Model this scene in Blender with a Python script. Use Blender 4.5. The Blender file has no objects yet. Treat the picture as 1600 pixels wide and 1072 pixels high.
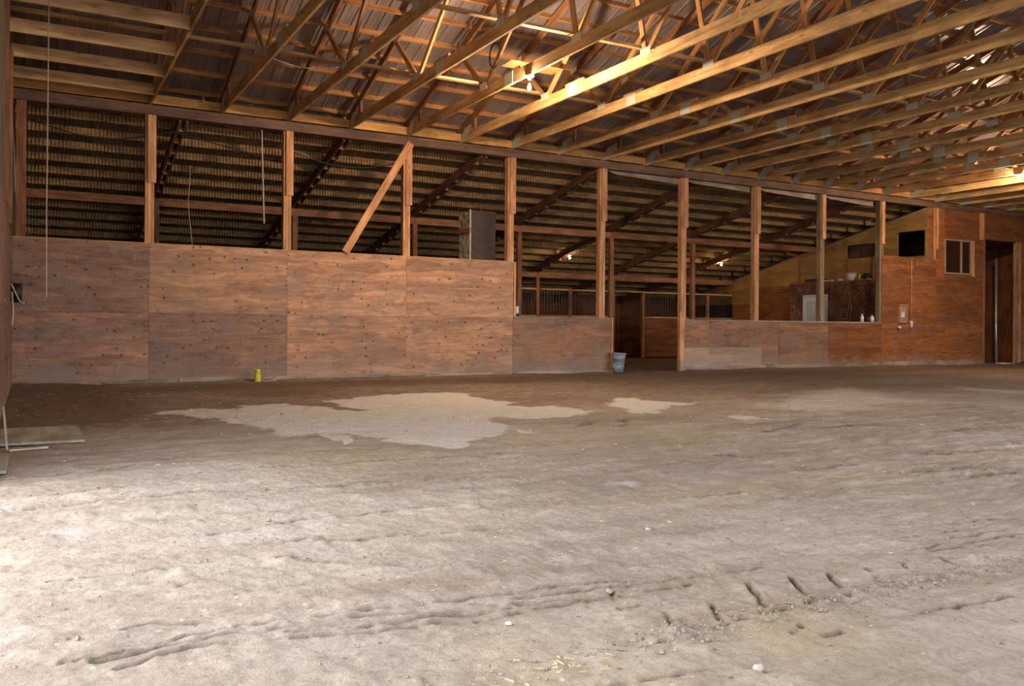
import bpy, math, random
import numpy as np
from mathutils import Vector, Matrix

# ------------------------------------------------------------------ camera, world, lights, exposure
SC = bpy.context.scene
COL = SC.collection
CAM = Vector((-1.8323, -16.4356, 0.9954))
YAW, ROLL, FPX, Y0 = 0.5096, 0.0069, 1347.33, 514.742
cd = bpy.data.cameras.new('camera')
co = bpy.data.objects.new('camera', cd)
COL.objects.link(co)
cd.sensor_fit = 'HORIZONTAL'; cd.sensor_width = 36.0
cd.lens = FPX / 1600 * 36
cd.shift_y = (Y0 - 536) / 1600
cd.clip_start = 0.05; cd.clip_end = 300
co.matrix_world = (Matrix.Translation(CAM) @ Matrix.Rotation(-YAW, 4, 'Z') @
                   Matrix.Rotation(math.pi / 2, 4, 'X') @ Matrix.Rotation(ROLL, 4, 'Z'))
SC.camera = co
SC.view_settings.view_transform = 'Standard'
SC.view_settings.look = 'None'
SC.view_settings.gamma = 1
SC.view_settings.use_curve_mapping = False
SC.view_settings.exposure = 0.38
SC.cycles.max_bounces = 8
SC.cycles.diffuse_bounces = 6
SC.cycles.sample_clamp_indirect = 6
SC.cycles.use_denoising = True

world = bpy.data.worlds.new('sky'); SC.world = world
world.use_nodes = True
bg = world.node_tree.nodes['Background']
bg.inputs['Color'].default_value = (0.90, 0.94, 1.0, 1)
SKY = 5.2
bg.inputs['Strength'].default_value = SKY

LX, RX = -2.1, 29.0            # gable walls
FY, BY = -18.3, 12.0           # long walls
DOOR_A = (-16.2, -10.2, 3.5)    # opening in the left gable: y0, y1, height
DOOR_B = (1.5, 17.5, 4.6)       # unseen front-wall opening behind the camera, widened for daylight fill: x0, x1, height

def portal(name, loc, rot, sx, sy):
    d = bpy.data.lights.new(name, 'AREA'); d.shape = 'RECTANGLE'; d.size = sx; d.size_y = sy
    d.cycles.is_portal = True
    o = bpy.data.objects.new(name, d); o.location = loc; o.rotation_euler = rot
    COL.objects.link(o); return o
portal('door_portal', (LX - .2, (DOOR_A[0] + DOOR_A[1]) / 2, DOOR_A[2] / 2), (0, -math.pi / 2, 0), DOOR_A[2], DOOR_A[1] - DOOR_A[0])
portal('front_portal', ((DOOR_B[0] + DOOR_B[1]) / 2, FY - .2, DOOR_B[2] / 2), (math.pi / 2, 0, 0), DOOR_B[1] - DOOR_B[0], DOOR_B[2])

BULB_W = 720.0
WARM = (1.0, 0.71, 0.46)
random.seed(7)
PI = math.pi

# ------------------------------------------------------------------ materials
def mat(name):
    m = bpy.data.materials.new(name); m.use_nodes = True
    nt = m.node_tree; N = nt.nodes; L = nt.links
    return m, nt, N, L, N['Principled BSDF']

def nd(N, t, **k):
    n = N.new(t)
    for a, b in k.items():
        if a.startswith('i_'):
            n.inputs[a[2:].replace('_', ' ')].default_value = b
        else: setattr(n, a, b)
    return n

def ramp(N, stops, interp='LINEAR'):
    r = N.new('ShaderNodeValToRGB'); r.color_ramp.interpolation = interp
    e = r.color_ramp.elements
    while len(e) < len(stops): e.new(0.5)
    for i, (p, c) in enumerate(stops):
        e[i].position = p
        e[i].color = (c[0], c[1], c[2], 1) if not isinstance(c, (int, float)) else (c, c, c, 1)
    return r

def mixc(N, L, f, a, b, mode='MIX'):
    m = N.new('ShaderNodeMix'); m.data_type = 'RGBA'; m.blend_type = mode
    for s, v in ((m.inputs[0], f), (m.inputs[6], a), (m.inputs[7], b)):
        if hasattr(v, 'is_linked') or hasattr(v, 'links'): L.new(v, s)
        elif isinstance(v, (int, float)): s.default_value = v
        else: s.default_value = (v[0], v[1], v[2], 1)
    return m.outputs[2]

def mth(N, L, op, a, b=None, c=None, clamp=False):
    m = N.new('ShaderNodeMath'); m.operation = op; m.use_clamp = clamp
    for i, v in enumerate((a, b, c)):
        if v is None: continue
        if isinstance(v, (int, float)): m.inputs[i].default_value = v
        else: L.new(v, m.inputs[i])
    return m.outputs[0]

def coords(N, L, scale=(1, 1, 1), rand=True, kind='Object'):
    tc = N.new('ShaderNodeTexCoord'); mp = N.new('ShaderNodeMapping')
    mp.inputs['Scale'].default_value = scale
    L.new(tc.outputs[kind], mp.inputs['Vector'])
    if rand:
        oi = N.new('ShaderNodeObjectInfo')
        v = N.new('ShaderNodeVectorMath'); v.operation = 'SCALE'
        v.inputs[0].default_value = (37.0, 21.0, 53.0)
        L.new(oi.outputs['Random'], v.inputs['Scale'])
        L.new(v.outputs[0], mp.inputs['Location'])
        return mp.outputs[0], oi.outputs['Random']
    return mp.outputs[0], None

def noise(N, L, vec, scale, detail=4, rough=.55, dist=0.0):
    n = nd(N, 'ShaderNodeTexNoise'); n.inputs['Scale'].default_value = scale
    n.inputs['Detail'].default_value = detail; n.inputs['Roughness'].default_value = rough
    n.inputs['Distortion'].default_value = dist
    L.new(vec, n.inputs['Vector']); return n.outputs['Fac']

def bump(N, L, h, bsdf, strength=.4, dist=.01):
    b = N.new('ShaderNodeBump'); b.inputs['Strength'].default_value = strength
    b.inputs['Distance'].default_value = dist
    L.new(h, b.inputs['Height']); L.new(b.outputs[0], bsdf.inputs['Normal'])

def wood(name, light, dark, grain=(0.7, 14, 14), var=.35, stain=None, spots=0.0, rough=.8, drip=False):
    m, nt, N, L, P = mat(name)
    v, r = coords(N, L, grain)
    g = noise(N, L, v, 1.6, 6, .6, .6)
    rp = ramp(N, [(.3, dark), (.62, light)])
    L.new(g, rp.inputs[0]); c = rp.outputs[0]
    v2, _ = coords(N, L, (1.1, 3, 3))
    g2 = noise(N, L, v2, 1.3, 3, .6)
    sp = ramp(N, [(.36, (.55, .5, .46)), (.6, (1.1, 1.1, 1.1))]); L.new(g2, sp.inputs[0])
    c = mixc(N, L, .8, c, sp.outputs[0], 'MULTIPLY')
    # knots
    v3, _ = coords(N, L, (1.6, 7, 7))
    vo = N.new('ShaderNodeTexVoronoi'); vo.inputs['Scale'].default_value = 1.5; L.new(v3, vo.inputs['Vector'])
    kr = ramp(N, [(.07, 1.0), (.16, 0.0)]); L.new(vo.outputs['Distance'], kr.inputs[0])
    c = mixc(N, L, mth(N, L, 'MULTIPLY', kr.outputs[0], .75), c, tuple(x * .35 for x in dark))
    if drip:   # pale droppings / glue marks that streak the boards
        v4, _ = coords(N, L, (9, 2.2, 2.2))
        d = noise(N, L, v4, 2.2, 2, .5)
        dr = ramp(N, [(.69, 0.0), (.74, 1.0)]); L.new(d, dr.inputs[0])
        c = mixc(N, L, mth(N, L, 'MULTIPLY', dr.outputs[0], .55), c, (.62, .55, .42))
    rr = ramp(N, [(0, (1 - var,) * 3), (1, (1 + var * .35,) * 3)]); L.new(r, rr.inputs[0])
    c = mixc(N, L, 1.0, c, rr.outputs[0], 'MULTIPLY')
    if stain:
        v5, _ = coords(N, L, (.5, .9, .9)); s = noise(N, L, v5, 1.5, 4, .6)
        sr = ramp(N, [(.5, 0.0), (.7, 1.0)]); L.new(s, sr.inputs[0])
        c = mixc(N, L, mth(N, L, 'MULTIPLY', sr.outputs[0], .7), c, stain)
    L.new(c, P.inputs['Base Color']); P.inputs['Roughness'].default_value = rough
    bump(N, L, g, P, .35, .004)
    return m

M = {}
M['truss'] = wood('truss_lumber', (.70, .46, .20), (.42, .225, .075), var=.25, drip=True)
M['web'] = wood('web_lumber', (.60, .33, .13), (.36, .165, .055), var=.35)
M['rafter_red'] = wood('top_chord_lumber', (.42, .19, .075), (.22, .085, .03), var=.3)
M['purlin'] = wood('purlin_lumber', (.62, .31, .11), (.34, .14, .045), var=.3)
M['block'] = wood('block_lumber', (.78, .42, .13), (.56, .27, .08), var=.25)
M['post'] = wood('post_lumber', (.80, .42, .20), (.52, .24, .105), var=.18)
M['post_grey'] = wood('weathered_post', (.40, .29, .17), (.22, .15, .085), var=.2)
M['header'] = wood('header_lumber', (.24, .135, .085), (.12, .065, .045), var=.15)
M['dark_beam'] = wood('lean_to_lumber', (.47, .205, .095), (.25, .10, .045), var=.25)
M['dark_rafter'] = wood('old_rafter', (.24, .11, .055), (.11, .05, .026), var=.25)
M['grey_wood'] = wood('weathered_board', (.42, .34, .26), (.24, .18, .13), var=.25)
M['board'] = wood('ladder_board', (.85, .58, .31), (.60, .33, .13), var=.2)
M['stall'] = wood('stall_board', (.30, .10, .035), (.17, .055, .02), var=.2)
M['pale_board'] = wood('pale_board', (.45, .42, .33), (.31, .28, .21), grain=(.7, 5, 14), var=.1)

LUMBER = {m_.name for m_ in M.values()}

def plywood(name, light, dark, grey=.45, knots=.8, dustz=.45, var=.25, hi=None, spots=True):
    """sheet lies in local XZ; face grain along X"""
    m, nt, N, L, P = mat(name)
    v, r = coords(N, L, (.8, 1, 5.5))
    g = noise(N, L, v, 1.5, 7, .62, 1.4)
    rp = ramp(N, [(.28, dark), (.5, tuple((a + b) / 2 for a, b in zip(light, dark))), (.68, light)])
    L.new(g, rp.inputs[0]); c = rp.outputs[0]
    # plugs laid out in strips
    v2, _ = coords(N, L, (.55, 1, 3.2))
    vo = N.new('ShaderNodeTexVoronoi'); vo.inputs['Scale'].default_value = 1.7; L.new(v2, vo.inputs['Vector'])
    hs = N.new('ShaderNodeSeparateColor'); L.new(vo.outputs['Color'], hs.inputs[0])
    tint = ramp(N, [(0, (.62, .58, .60)), (.5, (1, 1, 1)), (1, (1.3, 1.22, 1.12))]); L.new(hs.outputs[0], tint.inputs[0])
    c = mixc(N, L, .6, c, tint.outputs[0], 'MULTIPLY')
    # weathered grey clouds and smudges
    v3, _ = coords(N, L, (.9, 1, 1.3)); s = noise(N, L, v3, 1.7, 6, .68, .5)
    sr = ramp(N, [(.47, 0.0), (.66, 1.0)]); L.new(s, sr.inputs[0])
    c = mixc(N, L, mth(N, L, 'MULTIPLY', sr.outputs[0], grey), c, (.27, .20, .165))
    s2 = noise(N, L, v3, 3.1, 5, .7, 1.0)
    sr2 = ramp(N, [(.54, 0.0), (.68, 1.0)]); L.new(s2, sr2.inputs[0])
    c = mixc(N, L, mth(N, L, 'MULTIPLY', sr2.outputs[0], .5 * min(1.0, grey * 1.4)), c, (.10, .065, .05))
    vs_, _ = coords(N, L, (5, 1, 1.6)); sc3 = noise(N, L, vs_, 2.2, 6, .75)
    sr3 = ramp(N, [(.62, 0.0), (.74, 1.0)]); L.new(sc3, sr3.inputs[0])
    c = mixc(N, L, mth(N, L, 'MULTIPLY', sr3.outputs[0], .35 * min(1.0, grey * 1.6)), c, (.52, .44, .38))
    if spots:   # knots and old nail holes in loose rows
        v4a, _ = coords(N, L, (1, 1, 1.25))
        s4 = N.new('ShaderNodeSeparateXYZ'); L.new(v4a, s4.inputs[0]); c4 = N.new('ShaderNodeCombineXYZ')
        L.new(s4.outputs[0], c4.inputs[0]); L.new(s4.outputs[2], c4.inputs[1]); v4 = c4.outputs[0]
        vk = N.new('ShaderNodeTexVoronoi'); vk.inputs['Scale'].default_value = 5.2; vk.inputs['Randomness'].default_value = .95; vk.voronoi_dimensions = '2D'
        L.new(v4, vk.inputs['Vector'])
        cs = N.new('ShaderNodeSeparateColor'); L.new(vk.outputs['Color'], cs.inputs[0])
        keep = mth(N, L, 'MULTIPLY', mth(N, L, 'GREATER_THAN', cs.outputs[1], .58), mth(N, L, 'GREATER_THAN', noise(N, L, v4, 1.1, 2, .5), .43))
        kr = ramp(N, [(.06, 1.0), (.13, 0.0)]); L.new(mth(N, L, 'DIVIDE', vk.outputs['Distance'], mth(N, L, 'ADD', cs.outputs[2], .55)), kr.inputs[0])
        c = mixc(N, L, mth(N, L, 'MULTIPLY', mth(N, L, 'MULTIPLY', kr.outputs[0], keep), knots), c, (.055, .03, .025))
        vk2 = N.new('ShaderNodeTexVoronoi'); vk2.inputs['Scale'].default_value = 11; vk2.voronoi_dimensions = '2D'; L.new(v4, vk2.inputs['Vector'])
        cs2 = N.new('ShaderNodeSeparateColor'); L.new(vk2.outputs['Color'], cs2.inputs[0])
        keep2 = mth(N, L, 'GREATER_THAN', cs2.outputs[0], .86)
        kr2 = ramp(N, [(.06, 1.0), (.12, 0.0)]); L.new(vk2.outputs['Distance'], kr2.inputs[0])
        c = mixc(N, L, mth(N, L, 'MULTIPLY', mth(N, L, 'MULTIPLY', kr2.outputs[0], keep2), .6), c, (.62, .56, .50))
    # dust splashed up from the dirt floor
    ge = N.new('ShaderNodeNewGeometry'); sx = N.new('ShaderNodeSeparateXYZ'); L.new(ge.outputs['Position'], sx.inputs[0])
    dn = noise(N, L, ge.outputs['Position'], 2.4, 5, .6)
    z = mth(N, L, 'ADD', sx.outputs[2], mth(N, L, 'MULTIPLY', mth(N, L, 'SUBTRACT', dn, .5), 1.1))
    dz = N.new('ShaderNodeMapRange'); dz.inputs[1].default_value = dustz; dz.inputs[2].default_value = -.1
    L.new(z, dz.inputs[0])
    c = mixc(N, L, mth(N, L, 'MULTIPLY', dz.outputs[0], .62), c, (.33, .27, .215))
    rr = ramp(N, [(0, (1 - var,) * 3), (1, (1 + var * .3,) * 3)]); L.new(r, rr.inputs[0])
    c = mixc(N, L, 1.0, c, rr.outputs[0], 'MULTIPLY')
    L.new(c, P.inputs['Base Color']); P.inputs['Roughness'].default_value = .75
    bump(N, L, g, P, .25, .003)
    return m

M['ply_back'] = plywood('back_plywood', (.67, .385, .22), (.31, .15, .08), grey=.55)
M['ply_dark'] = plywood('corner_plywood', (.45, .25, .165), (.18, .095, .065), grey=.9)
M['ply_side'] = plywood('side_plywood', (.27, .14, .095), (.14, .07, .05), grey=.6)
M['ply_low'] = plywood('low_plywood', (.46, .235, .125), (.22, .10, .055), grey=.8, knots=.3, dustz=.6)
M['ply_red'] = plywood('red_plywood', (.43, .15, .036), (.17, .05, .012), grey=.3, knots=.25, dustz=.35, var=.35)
M['ply_yellow'] = plywood('yellow_plywood', (.46, .26, .07), (.32, .165, .04), grey=.2, knots=.15, dustz=.0, var=.15, spots=False)
M['ply_patch'] = plywood('grey_plywood', (.44, .32, .22), (.34, .235, .16), grey=.3, knots=.1, dustz=.3, spots=False)

def simple(name, c, rough=.7, metal=0.0, nscale=None, amt=.3, bumpd=0):
    m, nt, N, L, P = mat(name)
    P.inputs['Roughness'].default_value = rough; P.inputs['Metallic'].default_value = metal
    v, r = coords(N, L)
    n = noise(N, L, v, nscale or 9, 5, .6)
    rp = ramp(N, [(.3, tuple(x * (1 - amt) for x in c)), (.7, tuple(min(1, x * (1 + amt * .4)) for x in c))])
    L.new(n, rp.inputs[0]); L.new(rp.outputs[0], P.inputs['Base Color'])
    if bumpd: bump(N, L, n, P, .4, bumpd)
    return m

M['plate'] = simple('galvanised_plate', (.50, .52, .42), .6, .0, 60, .25)
M['white'] = simple('white_plastic', (.75, .74, .74), .5)
M['white_door'] = simple('white_paint', (.80, .86, .98), .5, 0, 3, .06)
M['black'] = simple('black_rubber', (.012, .012, .014), .6)
M['cable'] = simple('black_cable', (.02, .017, .015), .5)
M['grey_bucket'] = simple('grey_rubber', (.30, .33, .38), .5, 0, 14, .45)
M['yellow'] = simple('yellow_plastic', (.62, .58, .03), .45, 0, 20, .3)
M['rope'] = simple('pale_rope', (.60, .52, .42), .9)
M['string'] = simple('string', (.62, .42, .24), .9)
M['duct_front'] = simple('brown_sheet_metal', (.075, .048, .035), .6, .2, 5, .35)
M['pipe'] = simple('pale_pipe', (.62, .64, .68), .35, .6)
M['stone'] = simple('pale_stone', (.58, .53, .47), .9, 0, 12, .4, .01)
M['straw'] = simple('straw', (.62, .50, .30), .9)
M['clod'] = simple('dirt_clod', (.33, .26, .205), 1, 0, 25, .5, .01)
M['glass'] = simple('dark_glass', (.03, .014, .010), .12)
M['alu'] = simple('window_frame_metal', (.55, .42, .30), .5, .3)
M['flue_insulation'] = simple('flaking_insulation', (.66, .60, .44), .9, 0, 8, .92, .03)
M['ceramic'] = simple('white_ceramic', (.8, .78, .74), .3)
M['outside'] = simple('yard_gravel', (.36, .33, .29), 1, 0, .8, .25)
M['steel_bar'] = simple('stall_bar_steel', (.10, .085, .08), .5, .5)

def roof_metal(name, c1, c2, metal, rough):
    m, nt, N, L, P = mat(name)
    v, r = coords(N, L, (3, .5, 1)); n = noise(N, L, v, 2.0, 5, .6)
    rp = ramp(N, [(.3, c1), (.7, c2)]); L.new(n, rp.inputs[0])
    rr = ramp(N, [(0, (.62, .62, .66)), (1, (1.1, 1.1, 1.1))]); L.new(r, rr.inputs[0])
    c = mixc(N, L, 1, rp.outputs[0], rr.outputs[0], 'MULTIPLY')
    L.new(c, P.inputs['Base Color']); P.inputs['Metallic'].default_value = metal
    P.inputs['Roughness'].default_value = rough
    return m
M['roof'] = roof_metal('ribbed_roof_metal', (.27, .225, .215), (.44, .375, .36), .5, .32)
M['roof_old'] = roof_metal('old_corrugated_metal', (.17, .13, .085), (.30, .235, .155), .15, .6)

def striped_purlin():
    """old purlin faces with uneven dark stripes repeated along their length"""
    m, nt, N, L, P = mat('streaked_purlin')
    v, r = coords(N, L, (1, 6, 6)); g = noise(N, L, v, 3, 4, .6)
    rp = ramp(N, [(.3, (.29, .145, .052)), (.7, (.54, .31, .125))]); L.new(g, rp.inputs[0])
    tc = N.new('ShaderNodeTexCoord'); sx = N.new('ShaderNodeSeparateXYZ'); L.new(tc.outputs['Object'], sx.inputs[0])
    nz = noise(N, L, tc.outputs['Object'], 3.0, 3, .6)
    ph = mth(N, L, 'ADD', mth(N, L, 'MULTIPLY', sx.outputs[0], 2 * PI / .066), mth(N, L, 'MULTIPLY', nz, 5.0))
    s = mth(N, L, 'SINE', ph)
    n2 = noise(N, L, tc.outputs['Object'], 9.0, 2, .5)
    s = mth(N, L, 'ADD', s, mth(N, L, 'MULTIPLY', mth(N, L, 'SUBTRACT', n2, .5), 3.2))
    sr = ramp(N, [(.0, 0.0), (.45, 1.0)]); L.new(s, sr.inputs[0])
    n3 = noise(N, L, tc.outputs['Object'], .9, 3, .6)
    msk = ramp(N, [(.36, .35), (.55, 1.0)]); L.new(n3, msk.inputs[0])
    c = mixc(N, L, mth(N, L, 'MULTIPLY', mth(N, L, 'MULTIPLY', sr.outputs[0], msk.outputs[0]), .9), rp.outputs[0], (.035, .02, .010))
    L.new(c, P.inputs['Base Color']); P.inputs['Roughness'].default_value = .85
    return m
M['old_purlin'] = striped_purlin()

def osb():
    m, nt, N, L, P = mat('flake_board')
    v, r = coords(N, L)
    vo = N.new('ShaderNodeTexVoronoi'); vo.inputs['Scale'].default_value = 22; L.new(v, vo.inputs['Vector'])
    sc = N.new('ShaderNodeSeparateColor'); L.new(vo.outputs['Color'], sc.inputs[0])
    rp = ramp(N, [(0, (.10, .035, .02)), (.5, (.23, .095, .05)), (1, (.36, .17, .10))]); L.new(sc.outputs[0], rp.inputs[0])
    n = noise(N, L, v, 1.6, 5, .6); s = ramp(N, [(.42, (.45, .42, .4)), (.62, (1.1, 1.1, 1.1))]); L.new(n, s.inputs[0])
    c = mixc(N, L, 1, rp.outputs[0], s.outputs[0], 'MULTIPLY')
    L.new(c, P.inputs['Base Color']); P.inputs['Roughness'].default_value = .8
    return m
M['osb'] = osb()

def bulb_mat(name, c, s):
    m, nt, N, L, P = mat(name)
    P.inputs['Emission Color'].default_value = (*c, 1); P.inputs['Emission Strength'].default_value = s
    P.inputs['Base Color'].default_value = (.9, .85, .75, 1)
    return m
M['bulb'] = bulb_mat('lit_bulb', (1, .86, .62), 60)

def dirt():
    m, nt, N, L, P = mat('dirt_floor')
    ge = N.new('ShaderNodeNewGeometry'); pos = ge.outputs['Position']
    def attr(n):
        a = N.new('ShaderNodeAttribute'); a.attribute_name = n; return a.outputs['Fac']
    n1 = noise(N, L, pos, .55, 6, .6); n2 = noise(N, L, pos, 5, 6, .68); n3 = noise(N, L, pos, 38, 6, .75)
    rp = ramp(N, [(.3, (.37, .30, .24)), (.55, (.50, .42, .345)), (.75, (.57, .50, .425))]); L.new(n1, rp.inputs[0])
    r2 = ramp(N, [(.3, (.80, .79, .78)), (.7, (1.12, 1.12, 1.12))]); L.new(n2, r2.inputs[0])
    c = mixc(N, L, .8, rp.outputs[0], r2.outputs[0], 'MULTIPLY')
    r3 = ramp(N, [(.30, (.62, .58, .54)), (.5, (1, 1, 1)), (.72, (1.18, 1.18, 1.18))]); L.new(n3, r3.inputs[0])
    c = mixc(N, L, .75, c, r3.outputs[0], 'MULTIPLY')
    # streaky drag marks along the barn
    mp = N.new('ShaderNodeMapping'); mp.inputs['Scale'].default_value = (.35, 3.2, 1); L.new(pos, mp.inputs['Vector'])
    n4 = noise(N, L, mp.outputs[0], 1.6, 6, .62, .4)
    r4 = ramp(N, [(.36, (.80, .76, .70)), (.6, (1.06, 1.06, 1.08))]); L.new(n4, r4.inputs[0])
    c = mixc(N, L, .8, c, r4.outputs[0], 'MULTIPLY')
    # dusty yellow drag
    c = mixc(N, L, mth(N, L, 'MULTIPLY', attr('ochre'), .55), c, (.50, .39, .22))
    # damp dark earth
    def edge(a, amp, lo, hi):
        d = mth(N, L, 'ADD', attr(a), mth(N, L, 'MULTIPLY', mth(N, L, 'SUBTRACT', n2, .5), amp))
        r = N.new('ShaderNodeMapRange'); r.interpolation_type = 'SMOOTHSTEP'
        r.inputs[1].default_value = lo; r.inputs[2].default_value = hi; L.new(d, r.inputs[0]); return r.outputs[0]
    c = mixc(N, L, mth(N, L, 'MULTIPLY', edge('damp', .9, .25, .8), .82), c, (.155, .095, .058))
    # pale lime crust
    lime = mixc(N, L, .8, (.74, .69, .62), r3.outputs[0], 'MULTIPLY')
    c = mixc(N, L, mth(N, L, 'MULTIPLY', edge('crust', .85, .40, .60), .88), c, lime)
    c = mixc(N, L, mth(N, L, 'MULTIPLY', edge('haze', 1.0, .15, .95), .8), c, lime)
    c = mixc(N, L, mth(N, L, 'MULTIPLY', edge('chalk', .6, .2, .95), .75), c, (.74, .72, .69))
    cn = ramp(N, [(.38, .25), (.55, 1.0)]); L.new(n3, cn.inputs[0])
    c = mixc(N, L, mth(N, L, 'MULTIPLY', mth(N, L, 'MULTIPLY', attr('rut_shade'), cn.outputs[0]), .9), c, (.13, .095, .07))  # shadow lines of the ruts painted dark into the soil colour
    # chips and specks
    vo = N.new('ShaderNodeTexVoronoi'); vo.inputs['Scale'].default_value = 24; L.new(pos, vo.inputs['Vector'])
    cs = N.new('ShaderNodeSeparateColor'); L.new(vo.outputs['Color'], cs.inputs[0])
    k = mth(N, L, 'MULTIPLY', mth(N, L, 'GREATER_THAN', cs.outputs[0], .9), mth(N, L, 'LESS_THAN', vo.outputs['Distance'], .2))
    c = mixc(N, L, mth(N, L, 'MULTIPLY', k, .6), c, (.70, .62, .50))
    k2 = mth(N, L, 'MULTIPLY', mth(N, L, 'LESS_THAN', cs.outputs[1], .08), mth(N, L, 'LESS_THAN', vo.outputs['Distance'], .2))
    c = mixc(N, L, mth(N, L, 'MULTIPLY', k2, .7), c, (.12, .085, .06))
    L.new(c, P.inputs['Base Color']); P.inputs['Roughness'].default_value = .95
    P.inputs['Specular IOR Level'].default_value = .2
    n5 = noise(N, L, pos, 26, 8, .72, .2)
    n6 = noise(N, L, pos, 120, 5, .7)
    h = mth(N, L, 'ADD', mth(N, L, 'MULTIPLY', n5, .026), mth(N, L, 'MULTIPLY', n6, .010))
    b = N.new('ShaderNodeBump'); b.inputs['Strength'].default_value = .85; b.inputs['Distance'].default_value = 1.0
    L.new(h, b.inputs['Height']); L.new(b.outputs[0], P.inputs['Normal'])
    return m
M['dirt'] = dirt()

# ------------------------------------------------------------------ mesh helpers
def newmesh(name, verts, faces, m, smooth=False):
    me = bpy.data.meshes.new(name); me.from_pydata([tuple(v) for v in verts], [], faces)
    if m: me.materials.append(m)
    if smooth: me.polygons.foreach_set('use_smooth', [True] * len(me.polygons))
    me.update(); return me

def link(o, parent=None):
    COL.objects.link(o)
    if parent is not None: o.parent = parent
    return o

def tag(o, label=None, cat=None, group=None, kind=None):
    if label: o['label'] = label
    if cat: o['category'] = cat
    if group: o['group'] = group
    if kind: o['kind'] = kind
    return o

def empty(name, loc=(0, 0, 0), rz=0):
    o = bpy.data.objects.new(name, None); o.location = loc; o.rotation_euler = (0, 0, rz)
    o.empty_display_size = .1; COL.objects.link(o); return o

def worldloc(o):
    p = Vector((0, 0, 0))
    while o is not None:
        p += o.location; o = o.parent
    return p

CACHE = {}
def boxmesh(name, l, w, h, m, bev=0.0):
    k = (round(l, 4), round(w, 4), round(h, 4), m.name, bev)
    if k in CACHE: return CACHE[k]
    a, b, c = l / 2, w / 2, h / 2
    if bev:
        e = min(bev, a * .4, b * .4, c * .4)
        V = []; idx = {}
        for sx in (-1, 1):
            for sy in (-1, 1):
                for sz in (-1, 1):
                    for ax in range(3):
                        p = [sx * (a - e), sy * (b - e), sz * (c - e)]
                        p[ax] = (sx * a, sy * b, sz * c)[ax]
                        idx[(sx, sy, sz, ax)] = len(V); V.append(p)
        F = []
        for ax in range(3):
            o1, o2 = [i for i in range(3) if i != ax]
            for s in (-1, 1):
                q = []
                for t1, t2 in ((-1, -1), (1, -1), (1, 1), (-1, 1)):
                    k3 = [0, 0, 0]; k3[ax] = s; k3[o1] = t1; k3[o2] = t2
                    q.append(idx[(*k3, ax)])
                F.append(q)
            for t1 in (-1, 1):
                for t2 in (-1, 1):
                    q = []
                    for s, a_ in ((-1, o1), (-1, o2), (1, o2), (1, o1)):
                        k3 = [0, 0, 0]; k3[ax] = s; k3[o1] = t1; k3[o2] = t2
                        q.append(idx[(*k3, a_)])
                    F.append(q)
        for sx in (-1, 1):
            for sy in (-1, 1):
                for sz in (-1, 1): F.append([idx[(sx, sy, sz, i)] for i in range(3)])
        me = newmesh(name, V, F, m)
        import bmesh
        bm = bmesh.new(); bm.from_mesh(me); bmesh.ops.recalc_face_normals(bm, faces=bm.faces); bm.to_mesh(me); bm.free()
    else:
        V = [(-a, -b, -c), (a, -b, -c), (a, b, -c), (-a, b, -c), (-a, -b, c), (a, -b, c), (a, b, c), (-a, b, c)]
        F = [(0, 3, 2, 1), (4, 5, 6, 7), (0, 1, 5, 4), (1, 2, 6, 5), (2, 3, 7, 6), (3, 0, 4, 7)]
        me = newmesh(name, V, F, m)
    CACHE[k] = me; return me

def box(name, x0, x1, y0, y1, z0, z1, m, parent=None, bev=0.0, rot=None):
    """axis-aligned box given in world coordinates; lumber keeps its grain along the longest side"""
    dx_, dy_, dz_ = x1 - x0, y1 - y0, z1 - z0
    if m.name in LUMBER and not rot and max(dy_, dz_) > dx_ * 1.2:
        cx, cy, cz = (x0 + x1) / 2, (y0 + y1) / 2, (z0 + z1) / 2
        if dz_ >= dy_: return member(name, (cx, cy, z0), (cx, cy, z1), dx_, dy_, m, parent, (1, 0, 0), bev)
        return member(name, (cx, y0, cz), (cx, y1, cz), dx_, dz_, m, parent, (1, 0, 0), bev)
    me = boxmesh(name, x1 - x0, y1 - y0, z1 - z0, m, bev)
    o = bpy.data.objects.new(name, me)
    c = Vector(((x0 + x1) / 2, (y0 + y1) / 2, (z0 + z1) / 2))
    o.location = c - (worldloc(parent) if parent else Vector((0, 0, 0)))
    if rot: o.rotation_euler = rot
    return link(o, parent)

def member(name, p0, p1, w, d, m, parent=None, side=(1, 0, 0), bev=0.0):
    """board from p0 to p1 (world); w = thickness along `side`, d = the other way"""
    p0, p1 = Vector(p0), Vector(p1); ax = p1 - p0; l = ax.length; ax.normalize()
    s = Vector(side); s = (s - ax * s.dot(ax)).normalized(); u = ax.cross(s)
    me = boxmesh(name, l, w, d, m, bev)
    o = bpy.data.objects.new(name, me)
    R = Matrix((ax, s, u)).transposed().to_4x4()
    R.translation = (p0 + p1) / 2 - (worldloc(parent) if parent else Vector((0, 0, 0)))
    o.matrix_local = R
    return link(o, parent)

def poly_yz(name, pts, x0, x1, m, parent=None):
    """prism of a polygon in YZ, thickness in X"""
    n = len(pts)
    cx = (x0 + x1) / 2; cy = sum(p[0] for p in pts) / n; cz = sum(p[1] for p in pts) / n
    V = [(x0 - cx, p[0] - cy, p[1] - cz) for p in pts] + [(x1 - cx, p[0] - cy, p[1] - cz) for p in pts]
    F = [tuple(range(n))[::-1], tuple(range(n, 2 * n))] + [(i, (i + 1) % n, n + (i + 1) % n, n + i) for i in range(n)]
    me = newmesh(name, V, F, m)
    import bmesh
    bm = bmesh.new(); bm.from_mesh(me); bmesh.ops.recalc_face_normals(bm, faces=bm.faces); bm.to_mesh(me); bm.free()
    o = bpy.data.objects.new(name, me)
    o.location = Vector((cx, cy, cz)) - (worldloc(parent) if parent else Vector((0, 0, 0)))
    return link(o, parent)

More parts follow.
